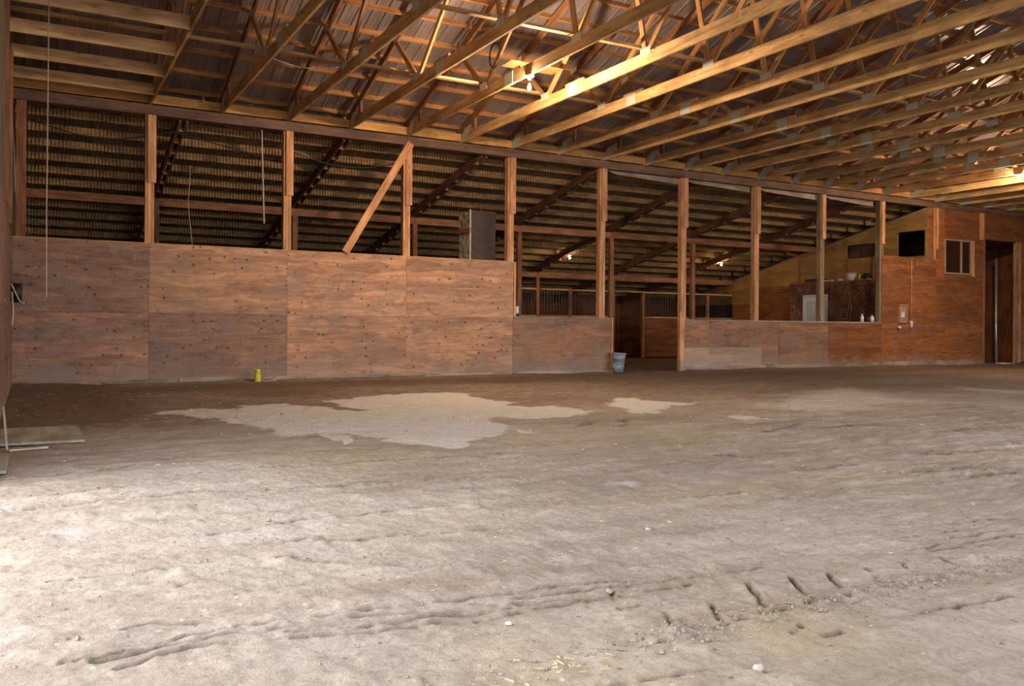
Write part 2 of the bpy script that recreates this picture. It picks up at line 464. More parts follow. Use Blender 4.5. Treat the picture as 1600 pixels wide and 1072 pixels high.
def lathe(name, prof, m, loc, parent=None, n=24, smooth=True):
    V = []; F = []
    for r, z in prof:
        for i in range(n):
            a = 2 * PI * i / n; V.append((r * math.cos(a), r * math.sin(a), z))
    for j in range(len(prof) - 1):
        for i in range(n):
            F.append((j * n + i, j * n + (i + 1) % n, (j + 1) * n + (i + 1) % n, (j + 1) * n + i))
    F.append(tuple(range(n))[::-1]); F.append(tuple((len(prof) - 1) * n + i for i in range(n)))
    me = newmesh(name, V, F, m, smooth)
    o = bpy.data.objects.new(name, me)
    o.location = Vector(loc) - (worldloc(parent) if parent else Vector((0, 0, 0)))
    return link(o, parent)

def tube(name, pts, r, m, parent=None, n=8):
    pts = [Vector(p) for p in pts]; V = []; F = []
    c = pts[0].copy()
    for i, p in enumerate(pts):
        t = (pts[min(i + 1, len(pts) - 1)] - pts[max(i - 1, 0)]).normalized()
        a = t.orthogonal().normalized() if i == 0 else (a - t * a.dot(t)).normalized()
        b = t.cross(a)
        for k in range(n):
            q = 2 * PI * k / n; V.append(p + (a * math.cos(q) + b * math.sin(q)) * r - c)
    for j in range(len(pts) - 1):
        for k in range(n):
            F.append((j * n + k, j * n + (k + 1) % n, (j + 1) * n + (k + 1) % n, (j + 1) * n + k))
    F.append(tuple(range(n))[::-1]); F.append(tuple((len(pts) - 1) * n + k for k in range(n)))
    me = newmesh(name, V, F, m, True)
    o = bpy.data.objects.new(name, me)
    o.location = c - (worldloc(parent) if parent else Vector((0, 0, 0)))
    return link(o, parent)

def copy_tree(root, loc):
    c = root.copy(); COL.objects.link(c); c.location = loc
    for ch in list(root.children):
        d = ch.copy(); COL.objects.link(d); d.parent = c
        for g in list(ch.children):
            e = g.copy(); COL.objects.link(e); e.parent = d
    return c

ORD = ['first', 'second', 'third', 'fourth', 'fifth', 'sixth', 'seventh', 'eighth', 'ninth', 'tenth', 'eleventh', 'twelfth',
       'thirteenth', 'fourteenth', 'fifteenth', 'sixteenth', 'seventeenth', 'eighteenth', 'nineteenth', 'twentieth',
       'twenty-first', 'twenty-second', 'twenty-third', 'twenty-fourth']

# ------------------------------------------------------------------ the dirt floor
def vnoise(x, y, s, seed):
    x = x / s; y = y / s
    xi = np.floor(x).astype(np.int64); yi = np.floor(y).astype(np.int64)
    fx = x - xi; fy = y - yi; fx = fx * fx * (3 - 2 * fx); fy = fy * fy * (3 - 2 * fy)
    def h(a, b):
        n = (a * 374761393 + b * 668265263 + seed * 1442695041) & 0xffffffff
        n = ((n ^ (n >> 13)) * 1274126177) & 0xffffffff
        return ((n ^ (n >> 16)) & 0xffff) / 65535.0
    return (h(xi, yi) * (1 - fx) + h(xi + 1, yi) * fx) * (1 - fy) + (h(xi, yi + 1) * (1 - fx) + h(xi + 1, yi + 1) * fx) * fy - .5

def fbm(x, y, s, seed, oct=4):
    t = 0; a = 1.0
    for i in range(oct):
        t = t + a * vnoise(x, y, s, seed + i * 17); s = s / 2.03; a *= .55
    return t

def band(v, c, w): return np.exp(-((v - c) / w) ** 2)
def sstep(v, a, b):
    t = np.clip((v - a) / (b - a), 0, 1); return t * t * (3 - 2 * t)

def blob(X, Y, cx, cy, rx, ry, rot=0):
    c, s = math.cos(rot), math.sin(rot)
    u = (X - cx) * c + (Y - cy) * s; v = -(X - cx) * s + (Y - cy) * c
    return 1.15 - np.sqrt((u / rx) ** 2 + (v / ry) ** 2) * .62

GROOVES = [
    ([(-1.739, -13.581), (-1.519, -13.555), (-1.352, -13.517), (-1.101, -13.496), (-0.672, -13.552), (-0.235, -13.592)], 0.03, 0.01),
    ([(-1.656, -13.612), (-1.382, -13.582), (-1.142, -13.579), (-0.882, -13.648)], 0.035, 0.012),
    ([(-1.611, -13.691), (-1.384, -13.657), (-1.149, -13.69), (-0.962, -13.725)], 0.03, 0.01),
    ([(-1.706, -13.585), (-1.548, -13.569)], 0.02, 0.01),
    ([(-1.099, -13.653), (-0.69, -13.714), (-0.327, -13.755)], 0.03, 0.01),
    ([(-1.096, -13.719), (-0.724, -13.768), (-0.36, -13.815)], 0.025, 0.01),
    ([(-0.856, -13.571), (-0.642, -13.627)], 0.025, 0.01),
    ([(-1.969, -11.002), (-1.499, -10.999), (-1.243, -10.972), (-0.904, -10.978), (-0.459, -11.051), (0.359, -11.253), (1.003, -11.376)], 0.035, 0.022),
    ([(-1.718, -10.674), (-1.249, -10.499)], 0.02, 0.015),
    ([(-0.946, -10.247), (-0.207, -10.237), (0.764, -10.291), (1.55, -10.397)], 0.025, 0.014),
    ([(-0.966, -9.427), (-0.028, -9.552), (1.009, -9.709)], 0.02, 0.014),
    ([(-1.996, -9.99), (-1.469, -9.835), (-1.058, -9.643)], 0.02, 0.014),
    ([(-1.069, -12.128), (-0.677, -12.038), (0.03, -12.034), (0.564, -12.162)], 0.022, 0.012),
    ([(-1.138, -12.365), (-0.728, -12.46), (-0.36, -12.569), (-0.042, -12.604), (0.293, -12.647)], 0.028, 0.014),
    ([(-1.755, -12.626), (-1.341, -12.678)], 0.02, 0.01),
    ([(-1.267, -12.597), (-0.885, -12.729), (-0.419, -13.099)], 0.02, 0.01),
    ([(-1.332, -12.966), (-1.229, -12.903)], 0.012, 0.008),
    ([(-1.556, -13.358), (-1.475, -13.332), (-1.313, -13.401)], 0.02, 0.008),
    ([(-0.273, -13.66), (0.129, -13.703), (0.483, -13.758), (0.868, -13.776)], 0.03, 0.01),
    ([(-0.352, -13.801), (0.128, -13.807), (0.444, -13.821)], 0.025, 0.01),
    ([(-0.216, -13.557), (0.28, -13.666)], 0.02, 0.01),
    ([(-0.289, -13.735), (0.063, -13.795)], 0.02, 0.01),
    ([(0.521, -12.239), (0.841, -12.335)], 0.02, 0.014),
    ([(1.337, -12.458), (2.02, -12.533)], 0.015, 0.012),
    ([(2.342, -13.589), (2.793, -13.693)], 0.03, 0.02),
    ([(1.863, -13.679), (2.533, -13.747)], 0.025, 0.014),
    ([(1.781, -13.758), (2.372, -13.846)], 0.02, 0.014),
    ([(1.704, -13.866), (2.391, -13.932)], 0.02, 0.014),
    ([(1.764, -13.936), (2.121, -13.97)], 0.02, 0.014),
    ([(3.588, -12.389), (4.326, -12.517)], 0.05, 0.06),
    ([(4.507, -11.968), (5.64, -12.111)], 0.04, 0.05),
    ([(3.85, -12.704), (4.429, -12.813)], 0.04, 0.05),
    ([(2.937, -11.981), (3.631, -12.083)], 0.02, 0.03),
    ([(2.978, -11.206), (3.13, -11.474)], 0.02, 0.03),
    ([(2.226, -11.377), (2.447, -11.35)], 0.03, 0.02),
    ([(4.466, -10.264), (5.319, -9.886)], 0.04, 0.05),
    ([(3.156, -9.015), (3.591, -8.525)], 0.03, 0.05),
    ([(3.4, -9.293), (4.036, -8.545)], 0.03, 0.05),
    ([(0.849, -14.489), (0.965, -14.481), (1.152, -14.479), (1.416, -14.511)], 0.02, 0.01),
    ([(-0.429, -14.453), (-0.275, -14.473), (-0.094, -14.498)], 0.03, 0.012),
    ([(0.231, -14.475), (0.331, -14.481)], 0.02, 0.008),
    ([(0.183, -14.251), (0.285, -14.234), (0.331, -14.24)], 0.03, 0.012),
    ([(0.413, -14.227), (0.524, -14.239)], 0.045, 0.016),
    ([(0.635, -14.234), (0.701, -14.227), (0.806, -14.232)], 0.04, 0.012),
    ([(0.858, -14.225), (0.963, -14.227)], 0.045, 0.014),
    ([(1.071, -14.215), (1.187, -14.243)], 0.045, 0.014),
    ([(1.294, -14.236), (1.404, -14.244)], 0.03, 0.014),
    ([(1.513, -14.235), (1.598, -14.242)], 0.04, 0.014),
    ([(1.681, -14.259), (1.775, -14.27)], 0.04, 0.014),
    ([(0.23, -13.927), (0.157, -14.012), (0.05, -14.18)], 0.02, 0.008),
    ([(0.401, -13.952), (0.306, -14.092), (0.253, -14.198)], 0.028, 0.008),
    ([(0.652, -13.922), (0.559, -14.058), (0.493, -14.171)], 0.028, 0.008),
    ([(0.85, -13.952), (0.719, -14.151)], 0.028, 0.008),
    ([(1.044, -13.977), (0.909, -14.176)], 0.028, 0.008),
    ([(1.24, -14.0), (1.108, -14.187)], 0.025, 0.008),
    ([(1.439, -14.02), (1.338, -14.184)], 0.02, 0.008),
    ([(1.665, -14.052), (1.607, -14.165)], 0.02, 0.008),
    ([(0.121, -13.735), (0.062, -13.837)], 0.02, 0.008),
    ([(0.038, -13.929), (0.1, -13.941)], 0.03, 0.014),
    ([(0.353, -14.427), (0.443, -14.372)], 0.025, 0.007),
    ([(0.434, -14.48), (0.512, -14.478)], 0.035, 0.012),
    ([(-0.055, -14.259), (0.057, -14.236)], 0.02, 0.01),
    ([(0.207, -13.99), (0.242, -13.984)], 0.03, 0.01),
]

def seg_dist(X, Y, P):
    d = np.full(X.shape, 9.0); t_ = np.zeros(X.shape)
    for (ax, ay), (bx, by) in zip(P[:-1], P[1:]):
        ex, ey = bx - ax, by - ay; L2 = ex * ex + ey * ey
        t = np.clip(((X - ax) * ex + (Y - ay) * ey) / L2, 0, 1)
        dx, dy = X - ax - t * ex, Y - ay - t * ey
        q = np.hypot(dx, dy); sg = np.sign(ex * dy - ey * dx) * q
        m = q < np.abs(d); d = np.where(m, sg, d)
    return d

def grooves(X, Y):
    """groove depth, thrown-up ridge and shade painted along the ruts"""
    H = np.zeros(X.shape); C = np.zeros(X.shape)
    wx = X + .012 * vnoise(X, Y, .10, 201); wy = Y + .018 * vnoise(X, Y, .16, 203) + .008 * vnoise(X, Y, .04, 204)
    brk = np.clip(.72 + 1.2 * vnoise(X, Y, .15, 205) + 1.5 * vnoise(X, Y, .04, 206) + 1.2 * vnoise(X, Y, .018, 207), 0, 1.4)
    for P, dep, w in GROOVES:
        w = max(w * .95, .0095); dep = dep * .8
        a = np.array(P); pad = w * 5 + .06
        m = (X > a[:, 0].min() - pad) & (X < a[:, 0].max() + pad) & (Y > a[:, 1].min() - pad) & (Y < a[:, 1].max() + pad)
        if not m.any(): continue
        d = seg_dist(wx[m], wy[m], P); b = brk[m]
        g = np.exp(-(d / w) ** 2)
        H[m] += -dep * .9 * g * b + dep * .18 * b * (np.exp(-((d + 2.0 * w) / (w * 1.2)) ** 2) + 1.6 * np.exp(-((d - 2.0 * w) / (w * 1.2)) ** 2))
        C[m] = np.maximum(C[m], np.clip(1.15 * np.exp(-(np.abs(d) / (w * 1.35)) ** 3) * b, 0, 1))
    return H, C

def height(X, Y):
    h = .022 * fbm(X, Y, 1.3, 3, 4) + .016 * fbm(X, Y, .16, 9, 3)
    near = sstep(-Y, 8.0, 10.5)
    h = h + near * .008 * fbm(X, Y, .05, 21, 3)
    st = fbm(X * .22, Y, .09, 301, 3)
    h = h + near * .010 * np.clip(st, 0, 1)
    h = h + grooves(X, Y)[0]
    # churned lumps
    h = h + .05 * np.clip(fbm(X, Y, .22, 33, 3) - .32, 0, 1) * sstep(-Y, 9, 12)
    # earth banked against the partition, worn low in its doorway
    bank = band(Y, -.15, .22) * (.030 + .045 * (vnoise(X, Y, .8, 4))) * (1 - sstep(X, 9.7, 10.1) * (1 - sstep(X, 12.0, 12.3)))
    h = h + bank
    h = np.where(Y > 0.1, h * .6, h)
    return h

def steps(segs):
    out = []
    for a, b, s in segs:
        n = max(1, int(round((b - a) / s))); out += list(np.linspace(a, b, n, endpoint=False))
    out.append(segs[-1][1]); return np.array(out)

def polymask(X, Y, P, soft):
    P = np.array(P); n = len(P); d = np.full(X.shape, 1e9); ins = np.zeros(X.shape, bool)
    for i in range(n):
        a, b = P[i], P[(i + 1) % n]; e = b - a
        t = np.clip(((X - a[0]) * e[0] + (Y - a[1]) * e[1]) / (e @ e), 0, 1)
        d = np.minimum(d, np.hypot(X - a[0] - t * e[0], Y - a[1] - t * e[1]))
        c = ((a[1] > Y) != (b[1] > Y)) & (X < (b[0] - a[0]) * (Y - a[1]) / (b[1] - a[1] + 1e-12) + a[0]); ins ^= c
    sd = np.where(ins, d, -d); return np.clip(.5 + sd / (2 * soft), 0, 1)

def build_floor():
    xs = steps([(LX, 2.6, .0105), (2.6, 4.6, .022), (4.6, 8.5, .04), (8.5, RX, .12)])
    ys = steps([(FY, -15.4, .15), (-15.4, -14.6, .03), (-14.6, -13.3, .0085), (-13.3, -12.0, .014), (-12.0, -9.0, .026), (-9.0, 0.2, .05), (.2, BY, .3)])
    nx, ny = len(xs), len(ys)
    X, Y = np.meshgrid(xs, ys); Z = height(X, Y)
    V = np.stack([X, Y, Z], -1).reshape(-1, 3).astype(np.float32)
    i = np.arange((ny - 1) * (nx - 1)); r = i // (nx - 1); c = i % (nx - 1); a = r * nx + c
    Q = np.stack([a, a + 1, a + nx + 1, a + nx], -1).astype(np.int32)
    me = bpy.data.meshes.new('floor')
    me.vertices.add(len(V)); me.vertices.foreach_set('co', V.ravel())
    me.loops.add(Q.size); me.loops.foreach_set('vertex_index', Q.ravel())
    me.polygons.add(len(Q)); me.polygons.foreach_set('loop_start', np.arange(0, Q.size, 4, dtype=np.int32))
    me.polygons.foreach_set('loop_total', np.full(len(Q), 4, np.int32))
    me.polygons.foreach_set('use_smooth', np.ones(len(Q), bool))
    me.update(); me.validate(); me.materials.append(M['dirt'])
    haze = np.zeros(X.shape)
    wx = X + .35 * fbm(X, Y, .9, 401, 4); wy = Y + .5 * fbm(X, Y, .9, 402, 4)
    crust = polymask(wx, wy, [(-0.55, -5.78), (-0.24, -5.26), (0.25, -5.49), (0.6, -4.9), (1.05, -5.11), (1.48, -6.06), (1.8, -6.21), (1.61, -5.09), (2.85, -4.09), (3.88, -4.18), (3.93, -6.15), (3.79, -6.89), (4.06, -7.01), (4.1, -7.74), (3.28, -8.19), (2.81, -8.15), (2.03, -9.22), (1.63, -9.42), (1.23, -9.75), (0.8, -9.5), (0.91, -9.07), (0.78, -9.01), (0.68, -8.57), (0.17, -8.45), (0.22, -7.76), (-0.03, -6.98), (-0.19, -6.35)], 0.24)
    crust = np.maximum(crust, 0.9 * polymask(wx, wy, [(5.63, -6.0), (6.01, -6.04), (5.79, -6.71), (6.12, -7.15), (5.35, -7.61), (4.89, -8.11), (4.55, -8.17), (4.84, -7.11)], 0.26))
    crust = np.maximum(crust, 0.9 * polymask(wx, wy, [(0.41, -8.57), (0.67, -8.7), (0.62, -8.93), (0.37, -9.1)], 0.06))
    haze = np.maximum(haze, 0.72 * polymask(wx, wy, [(6.78, -7.45), (10.85, -5.99), (9.81, -8.53), (9.93, -9.18), (8.13, -8.89), (6.53, -9.32), (6.35, -8.07)], 0.45))
    haze = np.maximum(haze, 0.62 * polymask(wx, wy, [(13.44, -6.13), (13.05, -7.82), (12.27, -8.27), (12.25, -7.47)], 0.3))
    haze = np.maximum(haze, 0.62 * polymask(wx, wy, [(10.04, -8.63), (9.83, -9.68), (8.99, -10.17), (9.19, -9.64)], 0.3))
    crust = np.maximum(crust, 0.66 * polymask(wx, wy, [(5.17, -9.08), (5.61, -8.89), (5.34, -9.54), (5.02, -9.39)], 0.12))
    crust = np.maximum(crust, 0.9 * polymask(wx, wy, [(2.47, -8.75), (2.48, -9.3), (2.23, -9.18)], 0.08))
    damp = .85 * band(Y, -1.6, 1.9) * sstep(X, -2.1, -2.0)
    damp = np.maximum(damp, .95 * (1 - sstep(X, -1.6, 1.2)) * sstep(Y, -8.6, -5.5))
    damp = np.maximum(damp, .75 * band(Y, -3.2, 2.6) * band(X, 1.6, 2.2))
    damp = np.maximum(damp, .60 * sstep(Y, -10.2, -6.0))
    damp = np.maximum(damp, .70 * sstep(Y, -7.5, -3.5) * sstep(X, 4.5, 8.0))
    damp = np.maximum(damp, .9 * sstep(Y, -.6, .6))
    for bx, by, rx, ry in ((5.6, -10.3, .9, .12), (6.5, -11.0, .8, .1), (4.6, -11.9, .5, .06)):
        damp = np.maximum(damp, .6 * np.exp(-((X - bx) / rx) ** 2 - ((Y - by) / ry) ** 2))
    ochre = .9 * band(Y, -10.0, .7) * sstep(X, -1.0, 0) * (1 - sstep(X, 3, 5)) + .9 * band(Y, -14.35, .35) * sstep(X, -.9, -.5) * (1 - sstep(X, .3, .9)) + .6 * band(Y, -12.4, .25) * sstep(X, -1, 0)
    ochre = np.clip(ochre * (.7 + 1.2 * fbm(X, Y, .6, 77, 3)), 0, 1)
    chalk = np.zeros(X.shape)
    for bx, by, rx, ry, ca in ((-1.63, -11.75, .13, .19, .62), (1.5, -11.93, .16, .13, .75), (-1.25, -9.6, .35, .05, .6), (-1.95, -13.2, .3, .5, .35), (2.0, -14.14, .14, .05, .6), (3.36, -10.76, .06, .05, .7), (-1.95, -11.0, .12, .1, .6)):
        chalk = np.maximum(chalk, ca * np.exp(-((X - bx) / rx) ** 2 - ((Y - by) / ry) ** 2))
    for n, a in (('crust', crust), ('damp', damp), ('ochre', ochre), ('chalk', chalk), ('haze', haze), ('rut_shade', grooves(X, Y)[1])):
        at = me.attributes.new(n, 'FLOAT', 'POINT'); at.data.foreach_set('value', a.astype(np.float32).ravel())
    o = bpy.data.objects.new('floor', me); COL.objects.link(o)
    tag(o, kind='structure', label='churned dirt floor of the riding barn with a pale crust patch')
    return o
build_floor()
yard = bpy.data.objects.new('yard_ground', newmesh('yard', [(-60, -60, -.06), (60, -60, -.06), (60, 40, -.06), (-60, 40, -.06)], [(0, 1, 2, 3)], M['outside']))  # unseen ground outside, added to bounce daylight in through the doors
COL.objects.link(yard); tag(yard, kind='structure', label='bare yard outside the barn')

# ------------------------------------------------------------------ main roof
RID = -9.15; SL = 1 / 3.0
CH0 = 4.92                      # underside of the trusses
TCU = 5.10                      # underside of top chord at the heel
def under(y): return TCU + SL * (-y if y > RID else (y - FY))
ceil = empty('ceiling'); tag(ceil, kind='structure', label='ribbed metal roof over the arena')

def sheetmesh(name, prof, y0, z0, y1, z1, m, ny=1):
    V = []; F = []; n = len(prof)
    sl = math.atan2(z1 - z0, y1 - y0); nx_, nz_ = -math.sin(sl), math.cos(sl)
    for j in range(ny + 1):
        t = j / ny; y = y0 + (y1 - y0) * t; z = z0 + (z1 - z0) * t
        for px, ph in prof: V.append((px, y + nx_ * ph, z + nz_ * ph))
    for j in range(ny):
        for i in range(n - 1): F.append((j * n + i, j * n + i + 1, (j + 1) * n + i + 1, (j + 1) * n + i))
    return newmesh(name, V, F, m)

def rib_profile():
    p = []
    w = .9144; major = .2286
    for k in range(4):
        x = k * major
        p += [(x, .0), (x + .012, .019), (x + .040, .019), (x + .054, 0)]
        for q in (.105, .165): p += [(x + q, 0), (x + q + .008, .005), (x + q + .018, .005), (x + q + .026, 0)]
    p += [(w, 0), (w + .012, .0195), (w + .040, .0195), (w + .056, -.001)]; return p
prof = rib_profile()
TOPZ = .14 + .09 + .002
cs = math.cos(math.atan(SL))
off = (.14 + .09) / cs
sh_near = sheetmesh('roof_sheet', prof, .45, TCU - SL * .45 + off, RID, under(RID) + off, M['roof'])
sh_far = sheetmesh('roof_sheet', prof, FY - .45, under(FY) - SL * .45 + off, RID, under(RID) + off, M['roof'])
n = 0; x = LX - .3
while x < RX + .2:
    for me in (sh_near, sh_far):
        o = bpy.data.objects.new('roof_sheet', me); o.location = (x, 0, random.uniform(-.001, .002)); link(o, ceil)
    x += .9144
x = LX
while x < RX:
    box('eave_closure', x, min(x + 3.04, RX), .30, .315, 4.93, TCU + off - .085, M['roof_old'], ceil); x += 3.05  # panels added to keep daylight from leaking through the eave gap
# purlins on edge on the top chords
pang = math.atan(SL)
def purlin_at(y, side):
    zc = under(y) + (.14 + .045) / cs
    for a, b in ((LX - .2, 6.15), (6.15, 12.3), (12.3, 18.5), (18.5, 24.6), (24.6, RX)):
        o = bpy.data.objects.new('purlin', boxmesh('purlin', b - a - .01, .038, .089, M['purlin']))
        o.location = ((a + b) / 2, y, zc); o.rotation_euler = ((-pang if side > 0 else pang), 0, 0)
        link(o, ceil)
y = .1
while y > RID + .1:
    purlin_at(y, 1); y -= .61
y = FY
while y < RID - .1:
    purlin_at(y, -1); y += .61

# ------------------------------------------------------------------ trusses
def make_truss():
    t = empty('roof_truss', (0, 0, CH0))
    T = .038; X = 0
    zc = CH0 + .092
    HB = -RID * 2
    for (a, b) in ((0.08, -4.30), (-4.30, -14.0), (-14.0, -18.38)):
        member('bottom_chord', (X, a, zc), (X, b, zc), T, .184, M['truss'], t)
    rz = under(RID)
    for s in (0, 1):
        y0 = .35 if s == 0 else FY - .35
        zz = TCU - SL * .35 + .07 / cs
        member('top_chord', (X, y0, zz), (X, RID, rz + .07 / cs), T, .14, M['rafter_red'], t)
    bn = [3.4, 6.25]; tn = [2.45, 5.75]
    def Y(v, s): return -v if s == 0 else FY + v
    for s in (0, 1):
        member('web', (X, Y(bn[0], s), CH0 + .17), (X, Y(tn[0], s), TCU + SL * tn[0] + .02), T, .089, M['web'], t)
        member('web', (X, Y(bn[0] + .05, s), CH0 + .17), (X, Y(tn[1], s), TCU + SL * tn[1] + .02), T, .089, M['web'], t)
        member('web', (X, Y(bn[1], s), CH0 + .17), (X, Y(tn[1] + .06, s), TCU + SL * tn[1] + .02), T, .089, M['web'], t)
        member('web', (X, Y(bn[1] + .05, s), CH0 + .17), (X, Y(9.05, s), rz - .02), T, .089, M['web'], t)
        member('heel_block', (X, Y(.62, s), CH0 + .17), (X, Y(.62, s), TCU + SL * .62 + .02), T, .11, M['rafter_red'], t)
        # toothed plates on both faces
        for f in (-1, 1):
            xo = f * (T / 2 + .002)
            yy = [Y(-.06, s), Y(.24, s), Y(.52, s), Y(.22, s)]
            zz = [CH0 + .01, CH0 + .01, CH0 + .30, CH0 + .27]
            poly_yz('gusset_plate', list(zip(yy, zz)), xo - .002, xo + .002, M['plate'], t)
            for b in bn:
                member('gusset_plate', (xo, Y(b - .11, s), CH0 + .19), (xo, Y(b + .13, s), CH0 + .19), .003, .12, M['plate'], t)
            member('gusset_plate', (xo, Y(4.3 - .13, s), CH0 + .10), (xo, Y(4.3 + .13, s), CH0 + .10), .004, .20, M['plate'], t)
            for b in tn:
                member('gusset_plate', (xo, Y(b - .08, s), TCU + SL * b + .06), (xo, Y(b + .12, s), TCU + SL * b + .10), .003, .10, M['plate'], t)
        # scab board over the splice
        member('splice_board', (X, Y(4.08, s), CH0 + .205), (X, Y(4.62, s), CH0 + .205), T, .06, M['truss'], t)
    return t
truss = make_truss()
NT = 24
BULB_TRUSS = 4
for k in range(NT):
    o = truss if k == 0 else copy_tree(truss, (k * 1.219, 0, CH0))
    if k == 4: lab = 'fifth roof truss from the left gable, carrying the bright bare bulb on its bottom chord'
    elif k == 16: lab = 'far roof truss carrying the second glowing bulb at the right edge'
    elif k < 4: lab = '%s roof truss from the left gable, pale lumber with metal splice plate' % ORD[k]
    elif k < 16: lab = '%s roof truss to the right of the one with the bright bulb' % ORD[k - 5]
    else: lab = '%s roof truss beyond the one holding the right edge bulb' % ORD[k - 17]
    tag(o, lab, 'roof truss', 'roof trusses across the arena')

# ladder boards between the gable and the first truss
for i, yb in enumerate((-.74, -1.94, -3.15, -4.43, -5.6, -6.8)):
    b = box('gable_joist', LX, -.02, yb - .02, yb + .02, CH0, CH0 + .184, M['board'])
    tag(b, '%s orange gable joist from the back wall, left of the first truss' % ORD[i], 'joist', 'gable joists at the top left')

# blocks between the truss heels
for k in range(-1, NT - 1):
    xa, xb = (k * 1.219 + .02, (k + 1) * 1.219 - .02)
    if k == -1: xa = LX
    b = box('heel_board', xa, xb, -.02, .02, CH0 + .03, CH0 + .19, M['block'])
    tag(b, 'orange heel board on the header, %s from the left end' % ORD[k + 1], 'board', 'heel boards between trusses')

# lateral braces along the webs
def lateral(name, y, z, lab, m):
    e = empty(name, (0, y, z))
    for a, b_ in ((LX, 3.6), (3.55, 9.7), (9.6, 15.8), (15.8, 22), (22, RX)):
        member('brace_board', (a, y, z), (b_ - .01, y, z), .038, .089, m, e, side=(0, 0, 1))
    tag(e, lab, 'brace'); return e
lateral('lateral_brace', -3.19, CH0 + .30, 'long pale brace running through the first web joints of all trusses', M['truss'])
lateral('lateral_brace', -6.05, CH0 + .32, 'second long brace running through the inner web joints nearer the ridge', M['truss'])

# ------------------------------------------------------------------ header, posts, partition
B = 2.438
hd = empty('header_beam', (0, 0, 4.744))
for a, b_ in ((LX, 4.88), (4.88, 12.19), (12.19, 21.95), (21.95, RX)):
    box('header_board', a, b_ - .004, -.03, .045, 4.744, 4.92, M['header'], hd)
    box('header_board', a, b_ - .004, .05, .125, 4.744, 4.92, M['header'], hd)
tag(hd, 'long dark header beam that carries the roof trusses on the post row', 'beam')
lg = empty('ledger', (10, .15, 4.6))
for a, b_ in ((9.95, 12.1), (12.3, 14.5), (14.75, 17.0), (17.2, 19.3)):
    me = newmesh('ledger_board', [(0, 0, .15), (b_ - a, 0, .15), (b_ - a, 0, 0), (.3, 0, .07), (0, .04, .15), (b_ - a, .04, .15), (b_ - a, .04, 0), (.3, .04, .07)],
                 [(0, 3, 2, 1), (4, 5, 6, 7), (0, 1, 5, 4), (1, 2, 6, 5), (2, 3, 7, 6), (3, 0, 4, 7)], M['grey_wood'])
    o = bpy.data.objects.new('ledger_board', me); o.location = (a - 10, 0, 0); link(o, lg)
tag(lg, 'weathered pale boards hanging just below the header behind the right posts', 'board')

post_labels = {
    -1: 'dark corner post at the left end of the back wall',
    0: 'first free-standing stepped timber post from the left corner',
    1: 'second timber post from the left, left of the diagonal brace',
    2: 'timber post that the diagonal brace leans against',
    3: 'timber post at the right end of the high plywood wall, beside the dark duct',
    4: 'timber post at the left side of the doorway with the grey buckets',
    5: 'timber post at the right side of the doorway gap',
    6: 'timber post in the middle of the low wall, first right of the doorway',
    7: 'knotty timber post standing in front of the white door',
    8: 'timber post where the low wall meets the taller red plywood',
    9: 'half-hidden timber post between the yellow gable and the small window'}
for t in range(-1, 10):
    x = B * t if t >= 0 else LX + .12
    m = M['post_grey'] if t in (7, 8) else M['post']
    if t == -1: m = M['dark_beam']
    p = empty('timber_post', (x, .09, 0))
    wdt = .075
    base = 0.0
    box('post_ply', x - wdt, x - .028, .017, .157, -.02, 4.744, m, p)
    box('post_ply', x - .024, x + .022, .019, .157, -.02, 4.744, m, p)
    box('post_ply', x + .026, x + wdt, .017, .157, -.02, 4.744, m, p)
    if t >= 0 and t != 9:
        box('scab_board', x - .035, x + .10, -.025, .015, 3.52 if t != 0 else 3.55, 4.742, M['post'] if t < 7 else M['post'], p)
    if t == 9:
        box('scab_board', x - .01, x + .10, -.025, -.001, 3.5, 4.742, M['post'], p)
    tag(p, post_labels[t], 'post', 'timber posts of the partition')
br = member('diagonal_brace', (3.56, -.047, 2.49), (4.93, -.047, 4.78), .038, .15, M['post'], side=(0, 1, 0))
tag(br, 'diagonal timber brace leaning from the wall top to the third post', 'brace')

wb = empty('wall_back'); tag(wb, kind='structure', label='plywood-clad partition wall along the arena')
T = .016
def sheet(x0, x1, z0, z1, m, yo=0.0, name='plywood_sheet'):
    return box(name, x0 + .002, x1 - .002, yo, yo + T - .001, z0 + .002, z1 - .002, m, wb)
zt = 2.47
cols = [(LX, 0), (0, B), (B, 2 * B), (2 * B, 3 * B + .06)]
for i, (a, b_) in enumerate(cols):
    mm = (M['ply_dark'], M['ply_dark'], M['ply_back'], M['ply_back'])[i]
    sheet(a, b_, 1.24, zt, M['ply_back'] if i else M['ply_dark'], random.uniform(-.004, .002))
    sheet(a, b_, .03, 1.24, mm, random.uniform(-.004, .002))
    box('cap_strip', a, b_, .002, .03, zt, zt + .012, M['post'], wb)
# skirt boards
x = LX
for L_ in (2.6, 2.3, 2.5, 2.2):
    box('skirt_board', x, min(x + L_ - .01, 7.37), -.022, -.004, -.03, .085 + random.uniform(-.02, .02), M['grey_wood'], wb); x += L_
# low wall left of the doorway
sheet(7.38, 10.0, .04, 1.25, M['ply_low'])
box('cap_board', 7.42, 9.97, -.012, .14, 1.25, 1.285, M['grey_wood'], wb)
box('jamb_board', 10.0, 10.04, -.03, .15, 0, 1.27, M['post'], wb)
box('jamb_board', 7.39, 7.44, -.01, .0, 1.27, zt, M['post'], wb)
box('skirt_board', 7.4, 10.0, -.02, -.002, -.03, .07, M['grey_wood'], wb)
